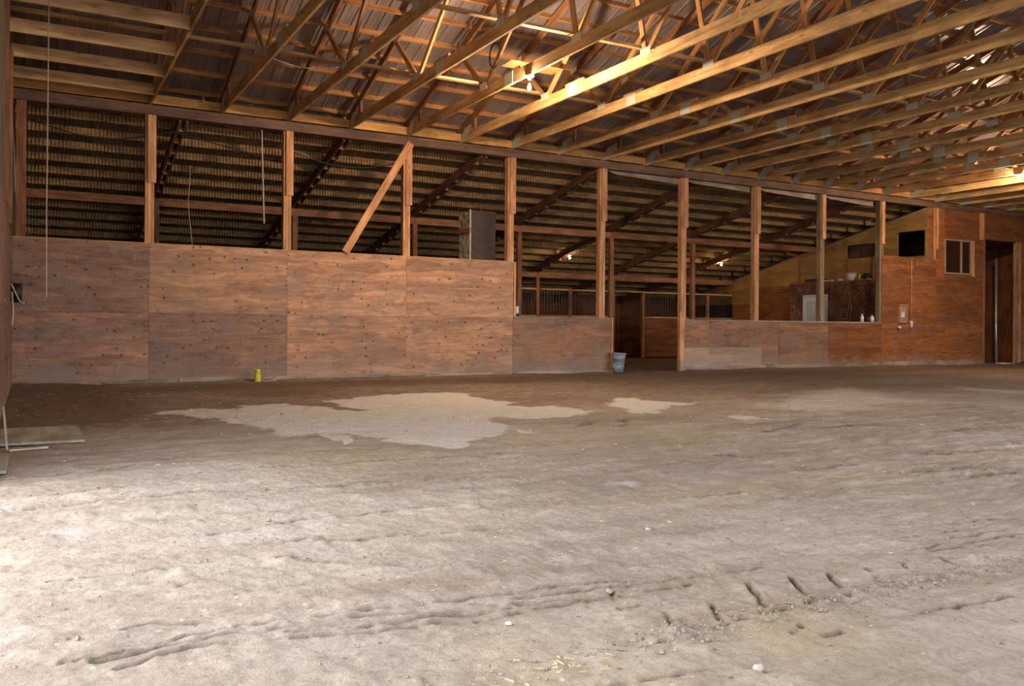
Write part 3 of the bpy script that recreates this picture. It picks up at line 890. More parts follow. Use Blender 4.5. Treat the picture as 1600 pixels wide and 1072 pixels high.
# low wall right of the doorway
box('jamb_board', 12.03, 12.17, -.05, .0, -.02, 1.46, M['post'], wb)
box('jamb_board', 12.02, 12.20, -.07, -.052, -.02, .28, M['grey_wood'], wb)
for a, b_, m_ in ((12.17, 13.0, 'ply_low'), (13.0, 15.4, 'ply_low'), (15.4, 17.3, 'ply_low'), (17.3, 19.5, 'ply_red')):
    sheet(a, b_, .08, 1.24, M[m_], random.uniform(-.003, .002))
sheet(12.2, 14.78, .1, .58, M['ply_patch'], -.02, 'patch_board')
box('cap_board', 12.17, 19.5, -.012, .14, 1.24, 1.275, M['grey_wood'], wb)
for a, b_ in ((12.2, 15.0), (15.0, 18.0), (18.0, 19.5)):
    box('skirt_board', a, b_ - .02, -.03, -.004, .02, .12, M['grey_wood'], wb)
# tall right part
for a, b_ in ((19.5, 20.78), (20.78, 21.97), (21.97, 24.3)):
    sheet(a, b_, .14, 1.24, M['ply_red'], random.uniform(-.003, .002))
    sheet(a, b_, 1.24, 2.58, M['ply_red'], random.uniform(-.003, .002))
    box('skirt_board', a, b_ - .02, -.03, -.004, -.02, .15, M['grey_wood'], wb)
sheet(19.5, 21.0, 2.58, 3.20, M['ply_red']); sheet(21.0, 21.97, 2.58, 3.18, M['ply_red'])
WX0, WX1, WZ0, WZ1 = 22.36, 23.7, 2.78, 3.84
sheet(21.97, WX0, 2.58, 4.742, M['ply_red']); sheet(WX1, 24.3, 2.58, 4.742, M['ply_red'])
sheet(WX0, WX1, 2.58, WZ0, M['ply_red']); sheet(WX0, WX1, WZ1, 4.742, M['ply_red'])
box('corner_board', 24.3, 24.36, -.03, .12, -.02, 4.742, M['dark_beam'], wb)
box('corner_board', 24.1, 24.30, -.02, -.001, 3.9, 4.742, M['post'], wb)
sheet(24.36, 26.7, 3.93, 4.742, M['ply_red']); sheet(26.7, RX, 3.93, 4.742, M['ply_red'])
box('jamb_board', 26.14, 26.30, -.02, .14, -.02, 3.93, M['post'], wb)
box('jamb_board', 26.05, 26.14, -.03, .02, -.02, 3.93, M['post_grey'], wb)
sheet(26.3, 27.6, 1.3, 3.93, M['ply_red']); sheet(26.3, 27.6, .05, 1.3, M['ply_low']); sheet(27.6, RX, .05, 3.93, M['ply_red'])
# slider window
w = empty('window_1', ((WX0 + WX1) / 2, 0, WZ0)); tag(w, kind='structure', label='dark sliding window with pale frame in the red plywood')
fw = .045
box('window_frame', WX0, WX0 + fw, -.02, .05, WZ0, WZ1, M['alu'], w); box('window_frame', WX1 - fw, WX1, -.02, .05, WZ0, WZ1, M['alu'], w)
box('window_frame', WX0 + fw, WX1 - fw, -.02, .05, WZ0, WZ0 + fw, M['alu'], w); box('window_frame', WX0 + fw, WX1 - fw, -.02, .05, WZ1 - fw, WZ1, M['alu'], w)
xm = WX0 + .82
box('mullion', xm - .03, xm + .03, -.015, .04, WZ0 + fw, WZ1 - fw, M['alu'], w)
box('pane', WX0 + fw, xm - .03, .01, .018, WZ0 + fw, WZ1 - fw, M['glass'], w); box('pane', xm + .03, WX1 - fw, .02, .028, WZ0 + fw, WZ1 - fw, M['glass'], w)
sc_ = box('casing_board', WX1 + .01, WX1 + .12, -.02, -.001, WZ0 - .05, WZ1, M['post'], w)

# ------------------------------------------------------------------ outer shell
def shell(name, boxes, m, lab):
    e = empty(name); tag(e, kind='structure', label=lab)
    for b_ in boxes: box('wall_panel', *b_, m, e)
    return e
wall_l = empty('wall_left'); tag(wall_l, kind='structure', label='left gable wall, plywood below and steel above')
dy0, dy1, dh = DOOR_A
zr = under(RID) + off
for a in range(4):
    ya, yb = -2.4 * (a + 1), -2.4 * a
    box('plywood_sheet', LX - .02, LX - .002, ya + .003, yb - .003, .0, 1.22, M['ply_side'], wall_l)
    box('plywood_sheet', LX - .02, LX - .002, ya + .003, yb - .003, 1.225, 2.44, M['ply_side'], wall_l)
poly_yz('steel_cladding', [(0.4, 2.3), (0.4, TCU + off - .1), (RID, zr), (FY, TCU + off), (FY, dh), (dy1, dh), (dy1, 2.3)], LX - .06, LX - .03, M['roof_old'], wall_l)
poly_yz('steel_cladding', [(BY, -.1), (BY, 2.3), (0.0, 5.1), (0.0, -.1)], LX - .06, LX - .03, M['roof_old'], wall_l)
box('steel_cladding', LX - .06, LX - .03, FY, dy0, -.1, dh, M['roof_old'], wall_l)
box('steel_cladding', LX - .06, LX - .03, dy1, 0, -.1, 2.3, M['roof_old'], wall_l)
for yy in (-2.4, -4.8):
    box('stud', LX - .001, LX + .04, yy - .02, yy + .02, 2.44, 4.9, M['dark_beam'], wall_l)
shell('wall_right', [(RX, RX + .1, FY, BY, -.1, 9)], M['ply_red'], 'far right gable wall')
bx0, bx1, bh = DOOR_B
shell('wall_front', [(LX, bx0, FY - .1, FY, -.1, TCU + off), (bx1, RX, FY - .1, FY, -.1, TCU + off), (bx0, bx1, FY - .1, FY, bh, TCU + off)], M['ply_back'], 'long wall behind the camera')
shell('wall_far', [(LX, RX, BY, BY + .1, -.1, 2.6)], M['stall'], 'dark outer wall of the lean-to')

# ------------------------------------------------------------------ lean-to
LS = .225
def zu(y): return 4.74 - LS * y       # underside of its rafters
la = math.atan(LS)
lean = empty('ceiling_back'); tag(lean, kind='structure', label='old corrugated lean-to roof behind the partition')
cprof = []
for i in range(10 * 6 + 1):
    xx = i / 6 * .0762; cprof.append((xx, .010 * math.cos(2 * PI * i / 6)))
RD, PD = .184, .15
lo = (RD + PD) / math.cos(la) + .012
shl = sheetmesh('roof_sheet', cprof, .0, zu(.0) + lo, BY + .3, zu(BY + .3) + lo, M['roof_old'])
x = LX - .2
while x < RX:
    o = bpy.data.objects.new('roof_sheet', shl); o.location = (x, 0, 0); link(o, lean); x += .7620 - .01
y = .28
while y < BY:
    zc = zu(y) + (RD + PD / 2) / math.cos(la)
    for a, b_ in ((LX, 3.6), (3.6, 9.8), (9.8, 15.9), (15.9, 21.5), (21.6, RX)):
        o = bpy.data.objects.new('purlin', boxmesh('old_purlin', b_ - a - .015, .038, PD, M['old_purlin']))
        o.location = ((a + b_) / 2, y + random.uniform(-.01, .01), zc); o.rotation_euler = (-la, 0, random.uniform(-.001, .001)); link(o, lean)
    y += .66
RXS = [.58 + 3.07 * k for k in range(-0, 9)]
rl = ['at the far left, partly behind the first post', 'second from the left, rising left of the diagonal brace', 'third from the left, rising above the dark duct',
      'fourth from the left, reaching the header at the doorway post', 'fifth from the left, holding the left small bulb', 'sixth from the left, seen right of the doorway',
      'seventh from the left, holding the right small bulb', 'eighth from the left, behind the yellow gable', 'ninth from the left, hidden at the far right']
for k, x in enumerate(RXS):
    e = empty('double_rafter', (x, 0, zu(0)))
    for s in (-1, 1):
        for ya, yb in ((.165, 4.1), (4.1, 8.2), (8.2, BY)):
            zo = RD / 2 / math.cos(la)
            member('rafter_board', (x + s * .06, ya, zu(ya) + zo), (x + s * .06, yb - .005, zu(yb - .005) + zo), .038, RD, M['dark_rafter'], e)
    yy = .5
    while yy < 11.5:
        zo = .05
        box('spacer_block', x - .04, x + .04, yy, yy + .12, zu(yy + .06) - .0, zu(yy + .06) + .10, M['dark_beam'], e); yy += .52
    tag(e, 'old doubled lean-to rafter ' + rl[k], 'rafter', 'doubled rafters of the lean-to')
for yb, zt_, xs_, nm in ((4.0, 3.83, RXS, 'first'), (8.15, 2.90, RXS, 'second')):
    e = empty('lean_to_beam', (0, yb, zt_))
    for a, b_ in ((LX, 6.72), (6.72, 12.86), (12.86, 21.5)):
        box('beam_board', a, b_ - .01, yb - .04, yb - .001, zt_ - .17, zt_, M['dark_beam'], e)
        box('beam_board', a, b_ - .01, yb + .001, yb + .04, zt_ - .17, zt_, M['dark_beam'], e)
    tag(e, 'reddish %s crossbeam behind the partition under the lean-to rafters' % nm, 'beam')
    for k, x in enumerate(xs_[:(6 if yb < 5 else 7)]):
        p = box('lean_to_post', x - .07, x + .055, yb - .06, yb + .06, -.03, zt_ - .172, M['dark_beam'])
        tag(p, '%s reddish post from the left under the %s lean-to crossbeam' % (ORD[k], nm), 'post', 'posts under the lean-to')
# stalls
stall_labels = ['barred stall front farthest left behind the low wall', 'narrow barred stall front left of the second lean-to bulb post',
                'barred stall front just left of the doorway gap', 'red-brown barred stall front seen through the doorway',
                'barred stall front right of the doorway post', 'barred stall front against the yellow gable wall']
SY = 8.12
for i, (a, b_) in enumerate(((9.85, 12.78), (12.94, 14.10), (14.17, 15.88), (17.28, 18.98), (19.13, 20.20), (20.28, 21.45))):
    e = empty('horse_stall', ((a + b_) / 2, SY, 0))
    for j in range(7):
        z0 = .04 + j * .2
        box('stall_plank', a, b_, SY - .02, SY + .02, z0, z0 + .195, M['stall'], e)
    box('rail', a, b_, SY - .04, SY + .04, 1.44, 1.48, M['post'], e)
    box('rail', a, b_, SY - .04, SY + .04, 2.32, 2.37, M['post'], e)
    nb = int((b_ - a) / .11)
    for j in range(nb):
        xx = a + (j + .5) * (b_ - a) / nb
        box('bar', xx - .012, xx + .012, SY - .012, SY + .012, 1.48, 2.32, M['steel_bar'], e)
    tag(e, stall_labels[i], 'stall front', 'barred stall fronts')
for i, x in enumerate((14.13, 17.22, 20.24)):
    p = box('stall_post', x - .045, x + .045, SY - .05, SY + .05, -.03, 2.40, M['dark_beam'])
    tag(p, ('slim stall post seen over the low wall left of the doorway', 'slim stall post at the edge of the dark stall opening', 'slim stall post near the yellow gable wall')[i], 'post', 'slim stall posts')
tr = box('stall_header', 15.9, 17.25, SY - .03, SY + .03, 2.33, 2.38, M['post']); tag(tr, 'thin rail above the dark stall opening', 'rail')
# divider boards inside the dark stall
bp = empty('stall_divider', (16.6, 10.2, 0))
for j in range(8): box('plank', 16.0, 17.0, 10.18, 10.22, .05 + j * .25, .29 + j * .25, M['stall'], bp)
box('shelf', 16.0, 17.0, 10.0, 10.18, 1.38, 1.42, M['grey_wood'], bp)
tag(bp, 'plank divider with a pale shelf inside the dark stall opening', 'partition')

# yellow gable partition at the right end of the lean-to
GX = 21.56
wg = empty('wall_gable'); tag(wg, kind='structure', label='yellow plywood gable closing the lean-to')
def gpanel(y0, y1, z0, z1=None, m='ply_yellow', x0=GX, x1=GX + .016):
    ztop = lambda yv: (zu(yv) - .01 if z1 is None else z1)
    poly_yz('plywood_sheet', [(y0 + .003, z0), (y1 - .003, z0), (y1 - .003, ztop(y1)), (y0 + .003, ztop(y0))], x0, x1, M[m], wg)
def rot_plane(o): return o
gpanel(.02, 1.0, 2.6, 3.28); gpanel(.02, 1.0, 4.08); gpanel(1.0, 1.85, 2.6)
gpanel(1.85, 2.9, 2.6, 3.38); gpanel(1.85, 2.9, 3.82)
gpanel(2.9, 4.9, 2.6); gpanel(4.9, 7.0, 2.6); gpanel(7.0, BY - .1, 2.0)
gpanel(.02, 1.85, .0, 2.6, 'ply_red'); gpanel(1.85, 4.9, .0, 2.6, 'ply_red'); gpanel(4.9, 7.0, 0, 2.6, 'ply_red'); gpanel(7.0, 8.2, 0, 2.0, 'ply_red')
gpanel(.02, .10, 3.28, 4.08)
box('corner_board', 21.58, 21.865, .02, .036, 3.18, 4.74, M['ply_red'], wb)
# trims round the black opening
for b_ in ((GX - .03, GX, -.0 + .02, 1.02, 4.06, 4.09), (GX - .03, GX, .02, 1.02, 3.26, 3.29)):
    box('casing_board', *b_, M['ply_yellow'], wg)
member('rake_board', (GX - .02, .05, zu(.05) - .03), (GX - .02, 8.0, zu(8.0) - .03), .02, .04, M['pale_board'], wg)
# battens on the yellow part
for yb in (1.9, 2.88, 4.9): box('batten', GX - .025, GX - .001, yb - .03, yb + .03, 2.6, 3.4 if yb < 4 else 3.5, M['dark_beam'], wg)
box('backing_board', GX + .3, GX + .32, 1.7, 3.1, 3.2, 4.0, M['dark_rafter'], wg)

# flake-board tack room front with ledge
e = empty('tack_room_front', (21.2, 3.4, 0))
OX = 21.15
for ya, yb in ((1.35, 3.33), (4.38, 4.95)):
    poly_yz('flake_board', [(ya, 0), (yb - .003, 0), (yb - .003, 2.62), (ya, 2.62)], OX, OX + .016, M['osb'], e)
poly_yz('flake_board', [(3.33, 2.24), (4.375, 2.24), (4.375, 2.62), (3.33, 2.62)], OX, OX + .016, M['osb'], e)
box('ledge', OX - .01, GX - .03, 1.35, 4.95, 2.62, 2.65, M['dark_beam'], e)
tag(e, 'brown flake-board tack room front with a ledge on top', 'partition')
d = empty('white_door', (OX, 3.85, 0))
box('door_leaf', OX - .005, OX + .03, 3.42, 4.30, .02, 2.15, M['white_door'], d)
for ya, yb, z0, z1 in ((3.34, 3.42, 0, 2.23), (4.30, 4.375, 0, 2.23), (3.42, 4.30, 2.15, 2.23)):
    box('door_frame', OX - .02, OX + .03, ya, yb, z0, z1, M['white'], d)
box('door_panel', OX - .012, OX - .006, 3.52, 4.20, 1.2, 2.0, M['white'], d)
tag(d, 'white panelled door in the brown flake-board front behind the knotty post', 'door')

# ------------------------------------------------------------------ bulbs
def bulb(name, x, y, ztop, zb, lab, watts, col=WARM, r=.035):
    e = empty(name, (x, y, ztop))
    lathe('lamp_holder', [(.075, 0), (.08, -.012), (.055, -.03), (.025, -.04), (.022, -.07)], M['ceramic'], (x, y, ztop), e, 20)
    g = lathe('light_bulb', [(.012, .065), (.016, .045), (.028, .02), (.033, 0), (.028, -.02), (.014, -.032), (.002, -.036)], M['bulb'], (x, y, zb), e, 16)
    L_ = bpy.data.lights.new(name + '_light', 'POINT'); L_.energy = watts; L_.color = col; L_.shadow_soft_size = .06
    o = bpy.data.objects.new(name + '_light', L_); o.location = (0, 0, zb - ztop); o.parent = e; COL.objects.link(o)
    tag(e, lab, 'light'); return e
bulb('ceiling_bulb', 4.876, -4.93, CH0, 4.73, 'bright bare bulb in a white holder under the fifth truss', BULB_W)
bulb('ceiling_bulb', 19.504, -3.9, CH0, 4.80, 'glowing bare bulb at the right edge under a far truss', BULB_W * .8)
bulb('ceiling_bulb', RXS[4], 6.2, zu(6.2), zu(6.2) - .1, 'small yellow bulb under the rafter left of the doorway', 32, (1, .68, .32))
bulb('ceiling_bulb', RXS[6], 6.05, zu(6.05), zu(6.05) - .1, 'small yellow bulb under the rafter near the yellow gable', 38, (1, .68, .32))

# ------------------------------------------------------------------ small things
# duct box behind the wall
e = empty('duct_box', (6.95, .9, 2.0))
box('front_panel', 6.64, 7.28, .66, .68, 1.6, 3.63, M['duct_front'], e)
poly_yz('side_panel', [(.68, 1.6), (1.22, 1.6), (1.22, 3.6), (.68, 3.6)], 6.64, 6.66, M['flue_insulation'], e)
poly_yz('side_panel', [(.68, 1.6), (1.22, 1.6), (1.22, 3.6), (.68, 3.6)], 7.26, 7.28, M['duct_front'], e)
box('top_panel', 6.66, 7.26, .68, 1.22, 3.58, 3.6, M['duct_front'], e)
box('strap', 6.60, 6.64, .62, 1.24, 3.14, 3.24, M['dark_beam'], e)
box('corner_trim', 6.62, 6.66, .64, .66, 1.6, 3.64, M['alu'], e)
for xx in (6.9,): box('vent_cap', xx, xx + .06, .7, .76, 3.6, 3.66, M['duct_front'], e)
for zz in (0,):
    for xx in (6.68, 7.22):
        for yy in (.72, 1.16): box('leg', xx - .02, xx + .02, yy - .02, yy + .02, -.02, 1.6, M['dark_beam'], e)
tag(e, 'tall dark duct box with a flaking pale side behind the plywood wall', 'duct')

# buckets
def bucket(x, y, z, h, r0, r1, m, lab, name='rubber_bucket', tilt=0, cat='bucket', group=None, handle=True):
    e = empty(name, (x, y, z))
    lathe('bucket_body', [(r0, 0), (r0 + (r1 - r0) * .45, h * .45), (r0 + (r1 - r0) * .5 + .006, h * .5), (r0 + (r1 - r0) * .55, h * .55), (r1, h), (r1 + .012, h), (r1 + .012, h - .018), (r1 + .003, h - .02), (r1 - .008, h - .01), (r0 - .01, .02), (.001, .018)], m, (x, y, z), e, 28)
    if handle:
        pts = [(x + (r1 + .01) * math.cos(a), y - (r1 + .01) * .55 * math.sin(a) * 1.0 - .02 * math.sin(a), z + h * .9 - .07 * math.sin(a)) for a in np.linspace(0, PI, 13)]
        tube('handle', pts, .005, M['pipe'], e)
    e.rotation_euler = (tilt, 0, 0)
    tag(e, lab, cat, group); return e
bz = 0.0
bucket(9.98, -.30, .03, .24, .125, .155, M['grey_bucket'], 'bottom grey bucket of the pair stacked at the doorway post')
bucket(10.02, -.28, .265, .20, .13, .165, M['grey_bucket'], 'top grey bucket of the pair stacked at the doorway post', tilt=.06)
# yellow twine spool on the ground
e = empty('yellow_container', (1.80, -.42, .0))
lathe('container_body', [(.055, 0), (.062, .02), (.062, .13), (.045, .16), (.045, .19), (.05, .2), (.05, .235), (.001, .24)], M['yellow'], (1.80, -.42, .0), e, 20)
tube('cord', [(1.86, -.44, .04), (1.95, -.48, .015), (2.05, -.5, .03), (2.12, -.48, .035)], .008, M['rope'], e)
tag(e, 'small yellow container with a pale cord at the foot of the wall', 'container')
# white clip at the panel corner
e = empty('wall_latch', (7.47, -.02, 1.3))
box('latch_plate', 7.445, 7.50, -.03, -.012, 1.33, 1.50, M['white'], e); box('latch_tongue', 7.455, 7.49, -.06, -.031, 1.29, 1.35, M['black'], e)
tag(e, 'small pale latch at the corner of the high plywood wall', 'latch')

# wall box, outlets
e = empty('breaker_box', (20.38, -.02, 1.5))
x0, x1, z0, z1 = 20.22, 20.56, 1.27, 1.80
for b_ in ((x0, x0 + .03, z0, z1), (x1 - .03, x1, z0, z1), (x0 + .03, x1 - .03, z0, z0 + .02), (x0 + .03, x1 - .03, z1 - .03, z1)):
    box('frame_board', b_[0], b_[1], -.06, -.001, b_[2], b_[3], M['post'], e)
box('back_panel', x0 + .03, x1 - .03, -.02, -.001, z0 + .02, z1 - .03, M['grey_wood'], e)
box('switch', 20.34, 20.46, -.04, -.02, 1.42, 1.58, M['ceramic'], e)
tag(e, 'small framed switch box recessed in the red plywood', 'box')
e = empty('wall_cup', (20.75, -.05, 1.18)); lathe('cup_body', [(.035, 0), (.05, .17), (.045, .2), (.001, .2)], M['white'], (20.75, -.055, 1.12), e, 16)
box('bracket', 20.73, 20.77, -.02, -.001, 1.2, 1.34, M['alu'], e)
tag(e, 'white cup fixed to the red plywood right of the switch box', 'cup')
e = empty('door_stop', (20.23, -.03, 1.13)); lathe('knob_body', [(.05, 0), (.05, .05), (.03, .07), (.001, .07)], M['ceramic'], (20.23, -.05, 1.1), e, 16)
tag(e, 'round pale knob below the switch box', 'knob')
cv = tube('conduit', [(20.80, -.02, 1.35), (20.80, -.02, 2.0), (20.79, -.02, 2.6), (20.80, -.02, 3.15)], .012, M['post']); tag(cv, 'thin vertical conduit on the red plywood above the white cup', 'conduit')

# things standing on the low wall top
def bottle(x, y, z, r, h, m, lab, cap=M['black'], cat='bottle', name='bottle'):
    e = empty(name, (x, y, z))
    lathe('bottle_body', [(r, 0), (r, h * .65), (r * .45, h * .8), (r * .4, h * .9)], m, (x, y, z), e, 16)
    lathe('cap', [(r * .5, h * .9), (r * .5, h), (.001, h)], cap, (x, y, z), e, 12)
    tag(e, lab, cat, 'bottles on the low wall'); return e
bottle(18.75, .06, 1.275, .05, .22, M['white'], 'white bottle on the low wall, left of the black one', M['ceramic'])
bottle(18.97, .05, 1.275, .055, .16, M['black'], 'squat black bottle between two white ones on the low wall')
bottle(19.17, .06, 1.275, .06, .20, M['white'], 'rounded white bottle on the low wall beside the post', M['white'])
# ledge things
LZ = 2.65
bucket(21.32, 2.55, LZ, .24, .15, .17, M['white'], 'white plastic bucket on the ledge above the tack room', name='white_bucket', handle=False)
e = box('white_tray', 21.22, 21.42, 3.25, 3.62, LZ, LZ + .05, M['white']); tag(e, 'flat white tray on the ledge left of the white bucket', 'tray')
e = box('small_carton', 21.22, 21.36, 2.80, 2.98, LZ, LZ + .07, M['ceramic']); tag(e, 'small pale carton on the ledge beside the white bucket', 'carton')
e = box('black_case', 21.25, 21.45, 3.70, 4.4, LZ, LZ + .12, M['black']); tag(e, 'long black case at the left of the ledge', 'case')
e = empty('yellow_jug', (21.3, 2.2, LZ)); lathe('jug_body', [(.05, 0), (.055, .12), (.03, .16), (.02, .2), (.001, .2)], M['yellow'], (21.3, 2.2, LZ), e, 16)
tag(e, 'small yellow jug on the ledge right of the white bucket', 'jug')
e = empty('helmet', (21.3, 1.92, LZ))
lathe('shell', [(.14, 0), (.15, .03), (.14, .1), (.09, .17), (.001, .19)], M['black'], (21.3, 1.94, LZ + .02), e, 20)
box('brim', 21.2, 21.4, 1.80, 2.12, LZ, LZ + .025, M['white'], e)
tag(e, 'black riding helmet with a white brim at the right end of the ledge', 'helmet')
# leaning poles
e = member('leaning_pole', (20.75, 2.62, 0.0), (21.13, 2.42, 1.98), .03, .03, M['grey_wood']); tag(e, 'grey pole leaning on the flake board left of the bottles', 'pole')
e = member('leaning_pole', (20.75, 2.30, 0.0), (21.13, 2.36, 1.9), .025, .025, M['post']); tag(e, 'brown pole leaning on the flake board, right of the grey one', 'pole')

# alcove at the far right
al = shell('wall_alcove', [(24.36, 27.6, 3.0, 3.03, 2.3, 3.93), (24.36, 27.6, 3.0, 3.03, 0, 2.3)], M['ply_red'], 'dim plywood back of the far right alcove')
box('wall_panel', 24.34, 24.37, .14, 3.0, 0, 3.93, M['stall'], al); box('wall_panel', 27.6, 27.65, .14, 3.0, 0, 3.93, M['stall'], al)
box('wall_panel', 24.36, 27.6, .14, 3.0, 3.94, 3.96, M['stall'], al)
box('alcove_rail', 24.4, 27.5, 2.9, 2.98, 3.0, 3.08, M['dark_rafter'], al)
box('alcove_shelf', 24.4, 27.5, 2.4, 2.98, 1.62, 1.70, M['dark_rafter'], al)
e = empty('slatted_gate', (26.6, 2.2, 0))
for j in range(26): box('slat', 26.3, 27.35, 2.19, 2.215, .06 + j * .057, .09 + j * .057, M['grey_wood'], e)
for xx in (26.25, 27.35): box('stile', xx, xx + .05, 2.18, 2.23, 0, 1.6, M['dark_beam'], e)
tag(e, 'slatted wooden gate standing in the far right alcove', 'gate')
e = member('leaning_plank', (25.55, 1.6, 0), (26.2, 2.25, 1.6), .04, .10, M['post']); tag(e, 'plank leaning in the alcove beside the slatted gate', 'plank')
e = member('leaning_plank', (25.3, 1.5, 0), (25.9, 2.25, 1.6), .03, .06, M['pipe']); tag(e, 'thin pale plank leaning leftmost in the alcove', 'plank')
e = tube('white_pipe', [(26.5, .9, 0.0), (26.62, 1.0, 1.2), (26.64, 1.02, 3.5)], .045, M['pipe']); tag(e, 'tall pale pipe standing at the right side of the alcove', 'pipe')
e = tube('floor_sack', [(25.9, 1.3, .06), (26.15, 1.25, .08), (26.4, 1.3, .06)], .07, M['white']); tag(e, 'crumpled white sack on the alcove floor', 'sack')
e = tube('floor_rag', [(24.6, -.25, .02), (24.9, -.35, .03), (25.3, -.4, .02)], .035, M['rope']); tag(e, 'pale rag on the dirt at the corner of the red plywood', 'rag')

# strings and cables
e = tube('hanging_string', [(-1.66, -4.7, 4.92), (-1.665, -4.7, 3.5), (-1.67, -4.7, 2.3), (-1.665, -4.69, 1.35), (-1.70, -4.69, 1.30)], .007, M['string']); tag(e, 'thin pale string hanging from the gable joists in front of the left wall', 'string')
e = tube('hanging_rope', [(1.93, -.05, 4.70), (1.95, -.05, 4.0), (1.97, -.05, 3.4), (1.985, -.05, 2.95)], .014, M['rope']); tag(e, 'short pale rope hanging from the header left of the second post', 'rope')
pts = [(-2.0 + 2.4 * t, .3, 4.55 - .25 * math.sin(PI * t)) for t in np.linspace(0, 1, 10)] + [(.4 + 2.0 * t, .3, 4.55 - .35 * t) for t in np.linspace(.1, 1, 8)]
e = tube('sagging_cable', pts, .012, M['cable']); tag(e, 'black cable sagging under the lean-to roof behind the first post', 'cable')
pts = [(2.5 + 2.4 * t, .3, 4.45 - .22 * math.sin(PI * t)) for t in np.linspace(0, 1, 12)]
e = tube('sagging_cable', pts, .010, M['cable']); tag(e, 'black cable sagging behind the diagonal brace', 'cable')
e = tube('white_wire', [(1.3 + .0 * t, -3.15, 5.13) if t == 0 else (1.3 + 1.1 * t, -3.15, 5.13 - .09 * math.sin(PI * t)) for t in np.linspace(0, 1, 10)], .006, M['white']); tag(e, 'thin white wire drooping under the long brace between second and third truss', 'wire')
pts = [(.7, .4, 3.3 - .45 * t) if t < .05 else (.7 + .12 * t, .4, 3.3 - 1.2 * t) for t in np.linspace(0, 1, 8)]
pts = [(.7, .155, 3.95), (.69, .165, 3.6)] + pts
e = tube('thin_wire', pts, .006, M['string']); tag(e, 'thin wire dangling behind the wall right of the first post', 'wire')
# wire coil on truss web
pts = []
for i in range(70):
    a = i / 70 * 2 * PI * 3.5; r = .20 + .012 * math.sin(i * 1.7)
    pts.append((4.81 + .004 * math.sin(i), -3.9 + r * math.cos(a) * .9, 5.50 + r * math.sin(a)))
e = tube('wire_coil', pts, .009, M['cable']); tag(e, 'coil of dark wire hung on the truss left of the bright bulb', 'coil')
sh = box('plywood_scrap', 4.95, 5.95, -4.2, -3.85, 5.36, 5.375, M['ply_yellow']); tag(sh, 'pale plywood scrap lying across trusses behind the wire coil', 'board')
# outlet with cord on left wall corner
e = empty('wall_fan', (LX + .03, -1.3, 1.5))
lathe('fan_drum', [(.13, 0), (.15, .03), (.15, .12), (.12, .15), (.001, .15)], M['black'], (0, 0, 0), None, 20)
fd = bpy.data.objects[-1] if False else COL.objects[-1]
fd.parent = e; fd.rotation_euler = (0, PI / 2, 0); fd.location = (-.02, 0, 0)
tube('cord', [(LX + .02, -1.6, 1.62), (LX + .12, -1.5, 1.38), (LX + .18, -1.25, 1.34), (LX + .2, -1.0, 1.45)], .010, M['rope'], e)
tube('cord', [(LX + .03, -1.7, 1.5), (LX + .05, -1.7, 1.2), (LX + .03, -1.75, 1.0)], .010, M['rope'], e)
tag(e, 'round black fitting with looped pale cord on the left wall', 'fitting')

# boards lying at the left
e = box('loose_board', -2.07, -1.42, -8.25, -7.05, .012, .032, M['pale_board']); tag(e, 'flat greyish board lying on the dirt by the left wall', 'board')
e = box('loose_board', -2.09, -1.965, -9.8, -9.0, .015, .035, M['pale_board']); tag(e, 'bright edge of a board lying nearest the camera at the far left', 'board')
e = member('leaning_stick', (-1.985, -8.55, .01), (-2.02, -8.2, .33), .016, .016, M['rope']); tag(e, 'short pale stick standing against the left wall', 'stick')
e = member('fallen_stick', (-1.97, -8.62, .02), (-1.70, -8.55, .02), .014, .014, M['rope']); tag(e, 'thin pale stick lying at the foot of the standing stick', 'stick')

# stones and straw
def stone(x, y, r, lab, m=M['stone']):
    V = []; F = []; rng = random.Random(int(x * 1000))
    import bmesh
    bm = bmesh.new(); bmesh.ops.create_icosphere(bm, subdivisions=2, radius=r)
    for v in bm.verts: v.co *= 1 + rng.uniform(-.18, .18); v.co.z *= .65
    me = bpy.data.meshes.new('stone'); bm.to_mesh(me); bm.free(); me.materials.append(m)
    o = bpy.data.objects.new('stone', me)
    o.location = (x, y, float(height(np.array([x]), np.array([y]))[0]) + r * .35); link(o)
    if lab: tag(o, lab, 'stone', 'loose stones on the dirt')
    return o
def gnd(px, py):
    u, v = px - 800, py - Y0
    c, s = math.cos(-ROLL), math.sin(-ROLL); u, v = u * c - v * s, u * s + v * c
    lat, dep, up = u / FPX, 1, -v / FPX
    dx = lat * math.cos(YAW) + dep * math.sin(YAW); dy = -lat * math.sin(YAW) + dep * math.cos(YAW)
    t = -CAM.z / up; return CAM.x + dx * t, CAM.y + dy * t
stone(.021, -14.60, .016, 'white pebble nearest the camera at the bottom right')
stone(.86, -13.02, .014, 'pale pebble lying on smooth dirt in mid floor')
stone(-.42, -13.9, .012, 'pale pebble left of the tyre lug marks')
stone(.10, -13.75, .016, 'small brown clod at the start of the tyre lug marks', M['clod'])

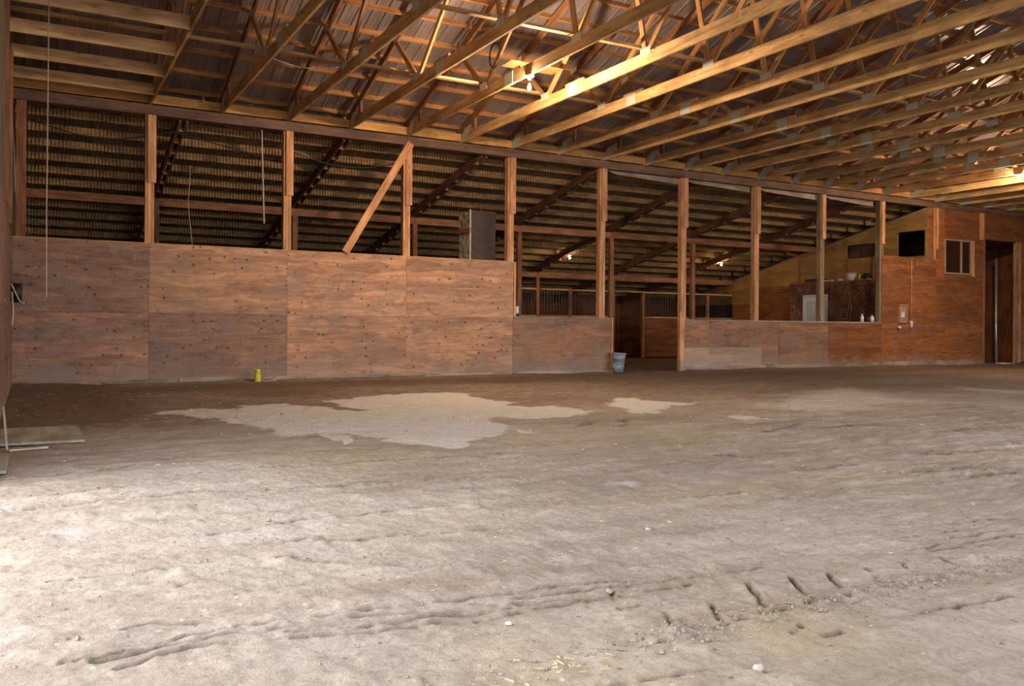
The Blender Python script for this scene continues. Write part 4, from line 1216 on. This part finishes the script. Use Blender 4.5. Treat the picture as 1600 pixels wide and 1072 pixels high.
def scatter(name, lab, n, fn, m, seed):
    rng = random.Random(seed); V = []; F = []
    for i in range(n): fn(rng, V, F)
    o = bpy.data.objects.new(name, newmesh(name, V, F, m)); COL.objects.link(o)
    xy = np.array([(v[0], v[1]) for v in V]); h = height(xy[:, 0], xy[:, 1])
    for v, hz in zip(o.data.vertices, h): v.co.z += float(hz)
    tag(o, lab, name.split('_')[-1], kind='stuff'); return o
def f_straw(rng, V, F):
    x = rng.uniform(-2, 7); y = rng.uniform(-15.2, -8)
    if rng.random() < .12: x = rng.gauss(-.45, .12); y = rng.gauss(-14.30, .05)
    a = rng.gauss(0, .8); l = rng.uniform(.004, .018); w = .0012; z = .004
    dx, dy = math.cos(a) * l, math.sin(a) * l; px, py = -math.sin(a) * w, math.cos(a) * w
    b = len(V); V.extend([(x - dx, y - dy, z), (x + dx, y + dy, z + rng.uniform(0, .008)), (x + dx + px, y + dy + py, z), (x - dx + px, y - dy + py, z),
                          (x - dx + px / 2, y - dy + py / 2, z + .003), (x + dx + px / 2, y + dy + py / 2, z + .004)])
    F.extend([(b, b + 1, b + 5, b + 4), (b + 4, b + 5, b + 2, b + 3), (b, b + 3, b + 2, b + 1)])
scatter('loose_straw', 'bits of straw scattered over the dirt floor', 260, f_straw, M['straw'], 5)
def f_clod(rng, V, F):
    x = rng.uniform(-2, 8); y = rng.uniform(-15.2, -7)
    q = rng.random()
    if q < .25: x = rng.gauss(1.0, .9); y = -14.25 + rng.gauss(0, .05)
    elif q < .45: x = rng.uniform(4.5, 8.5); y = rng.gauss(-10.6, .4)
    r = rng.uniform(.002, .008) * (1.8 if rng.random() < .06 else 1); b = len(V)
    for dx, dy, dz in ((1, 0, 0), (0, 1, 0), (-1, 0, 0), (0, -1, 0), (.2, .1, .8), (0, 0, -.5)):
        V.append((x + dx * r * rng.uniform(.6, 1.3), y + dy * r * rng.uniform(.6, 1.3), r * .3 + dz * r))
    for i in range(4): F.extend([(b + i, b + (i + 1) % 4, b + 4), (b + (i + 1) % 4, b + i, b + 5)])
scatter('crumbled_dirt', 'crumbs and clods of loose dirt on the floor', 4500, f_clod, M['clod'], 6)
def f_chip(rng, V, F):
    x = rng.uniform(-2, 0.8); y = rng.uniform(-7.2, -.5)
    r = rng.uniform(.01, .035); b = len(V); a = rng.uniform(0, 6)
    for k in range(4):
        V.append((x + r * math.cos(a + k * 1.57) * (1 if k % 2 else .45), y + r * math.sin(a + k * 1.57) * (1 if k % 2 else .45), .006))
    for k in range(4):
        V.append((V[b + k][0], V[b + k][1], .011))
    F.extend([(b + 4, b + 5, b + 6, b + 7), (b, b + 3, b + 2, b + 1)] + [(b + k, b + (k + 1) % 4, b + 4 + (k + 1) % 4, b + 4 + k) for k in range(4)])
scatter('wood_chips', 'pale wood chips and paper bits on the dark corner floor', 90, f_chip, M['grey_wood'], 8)
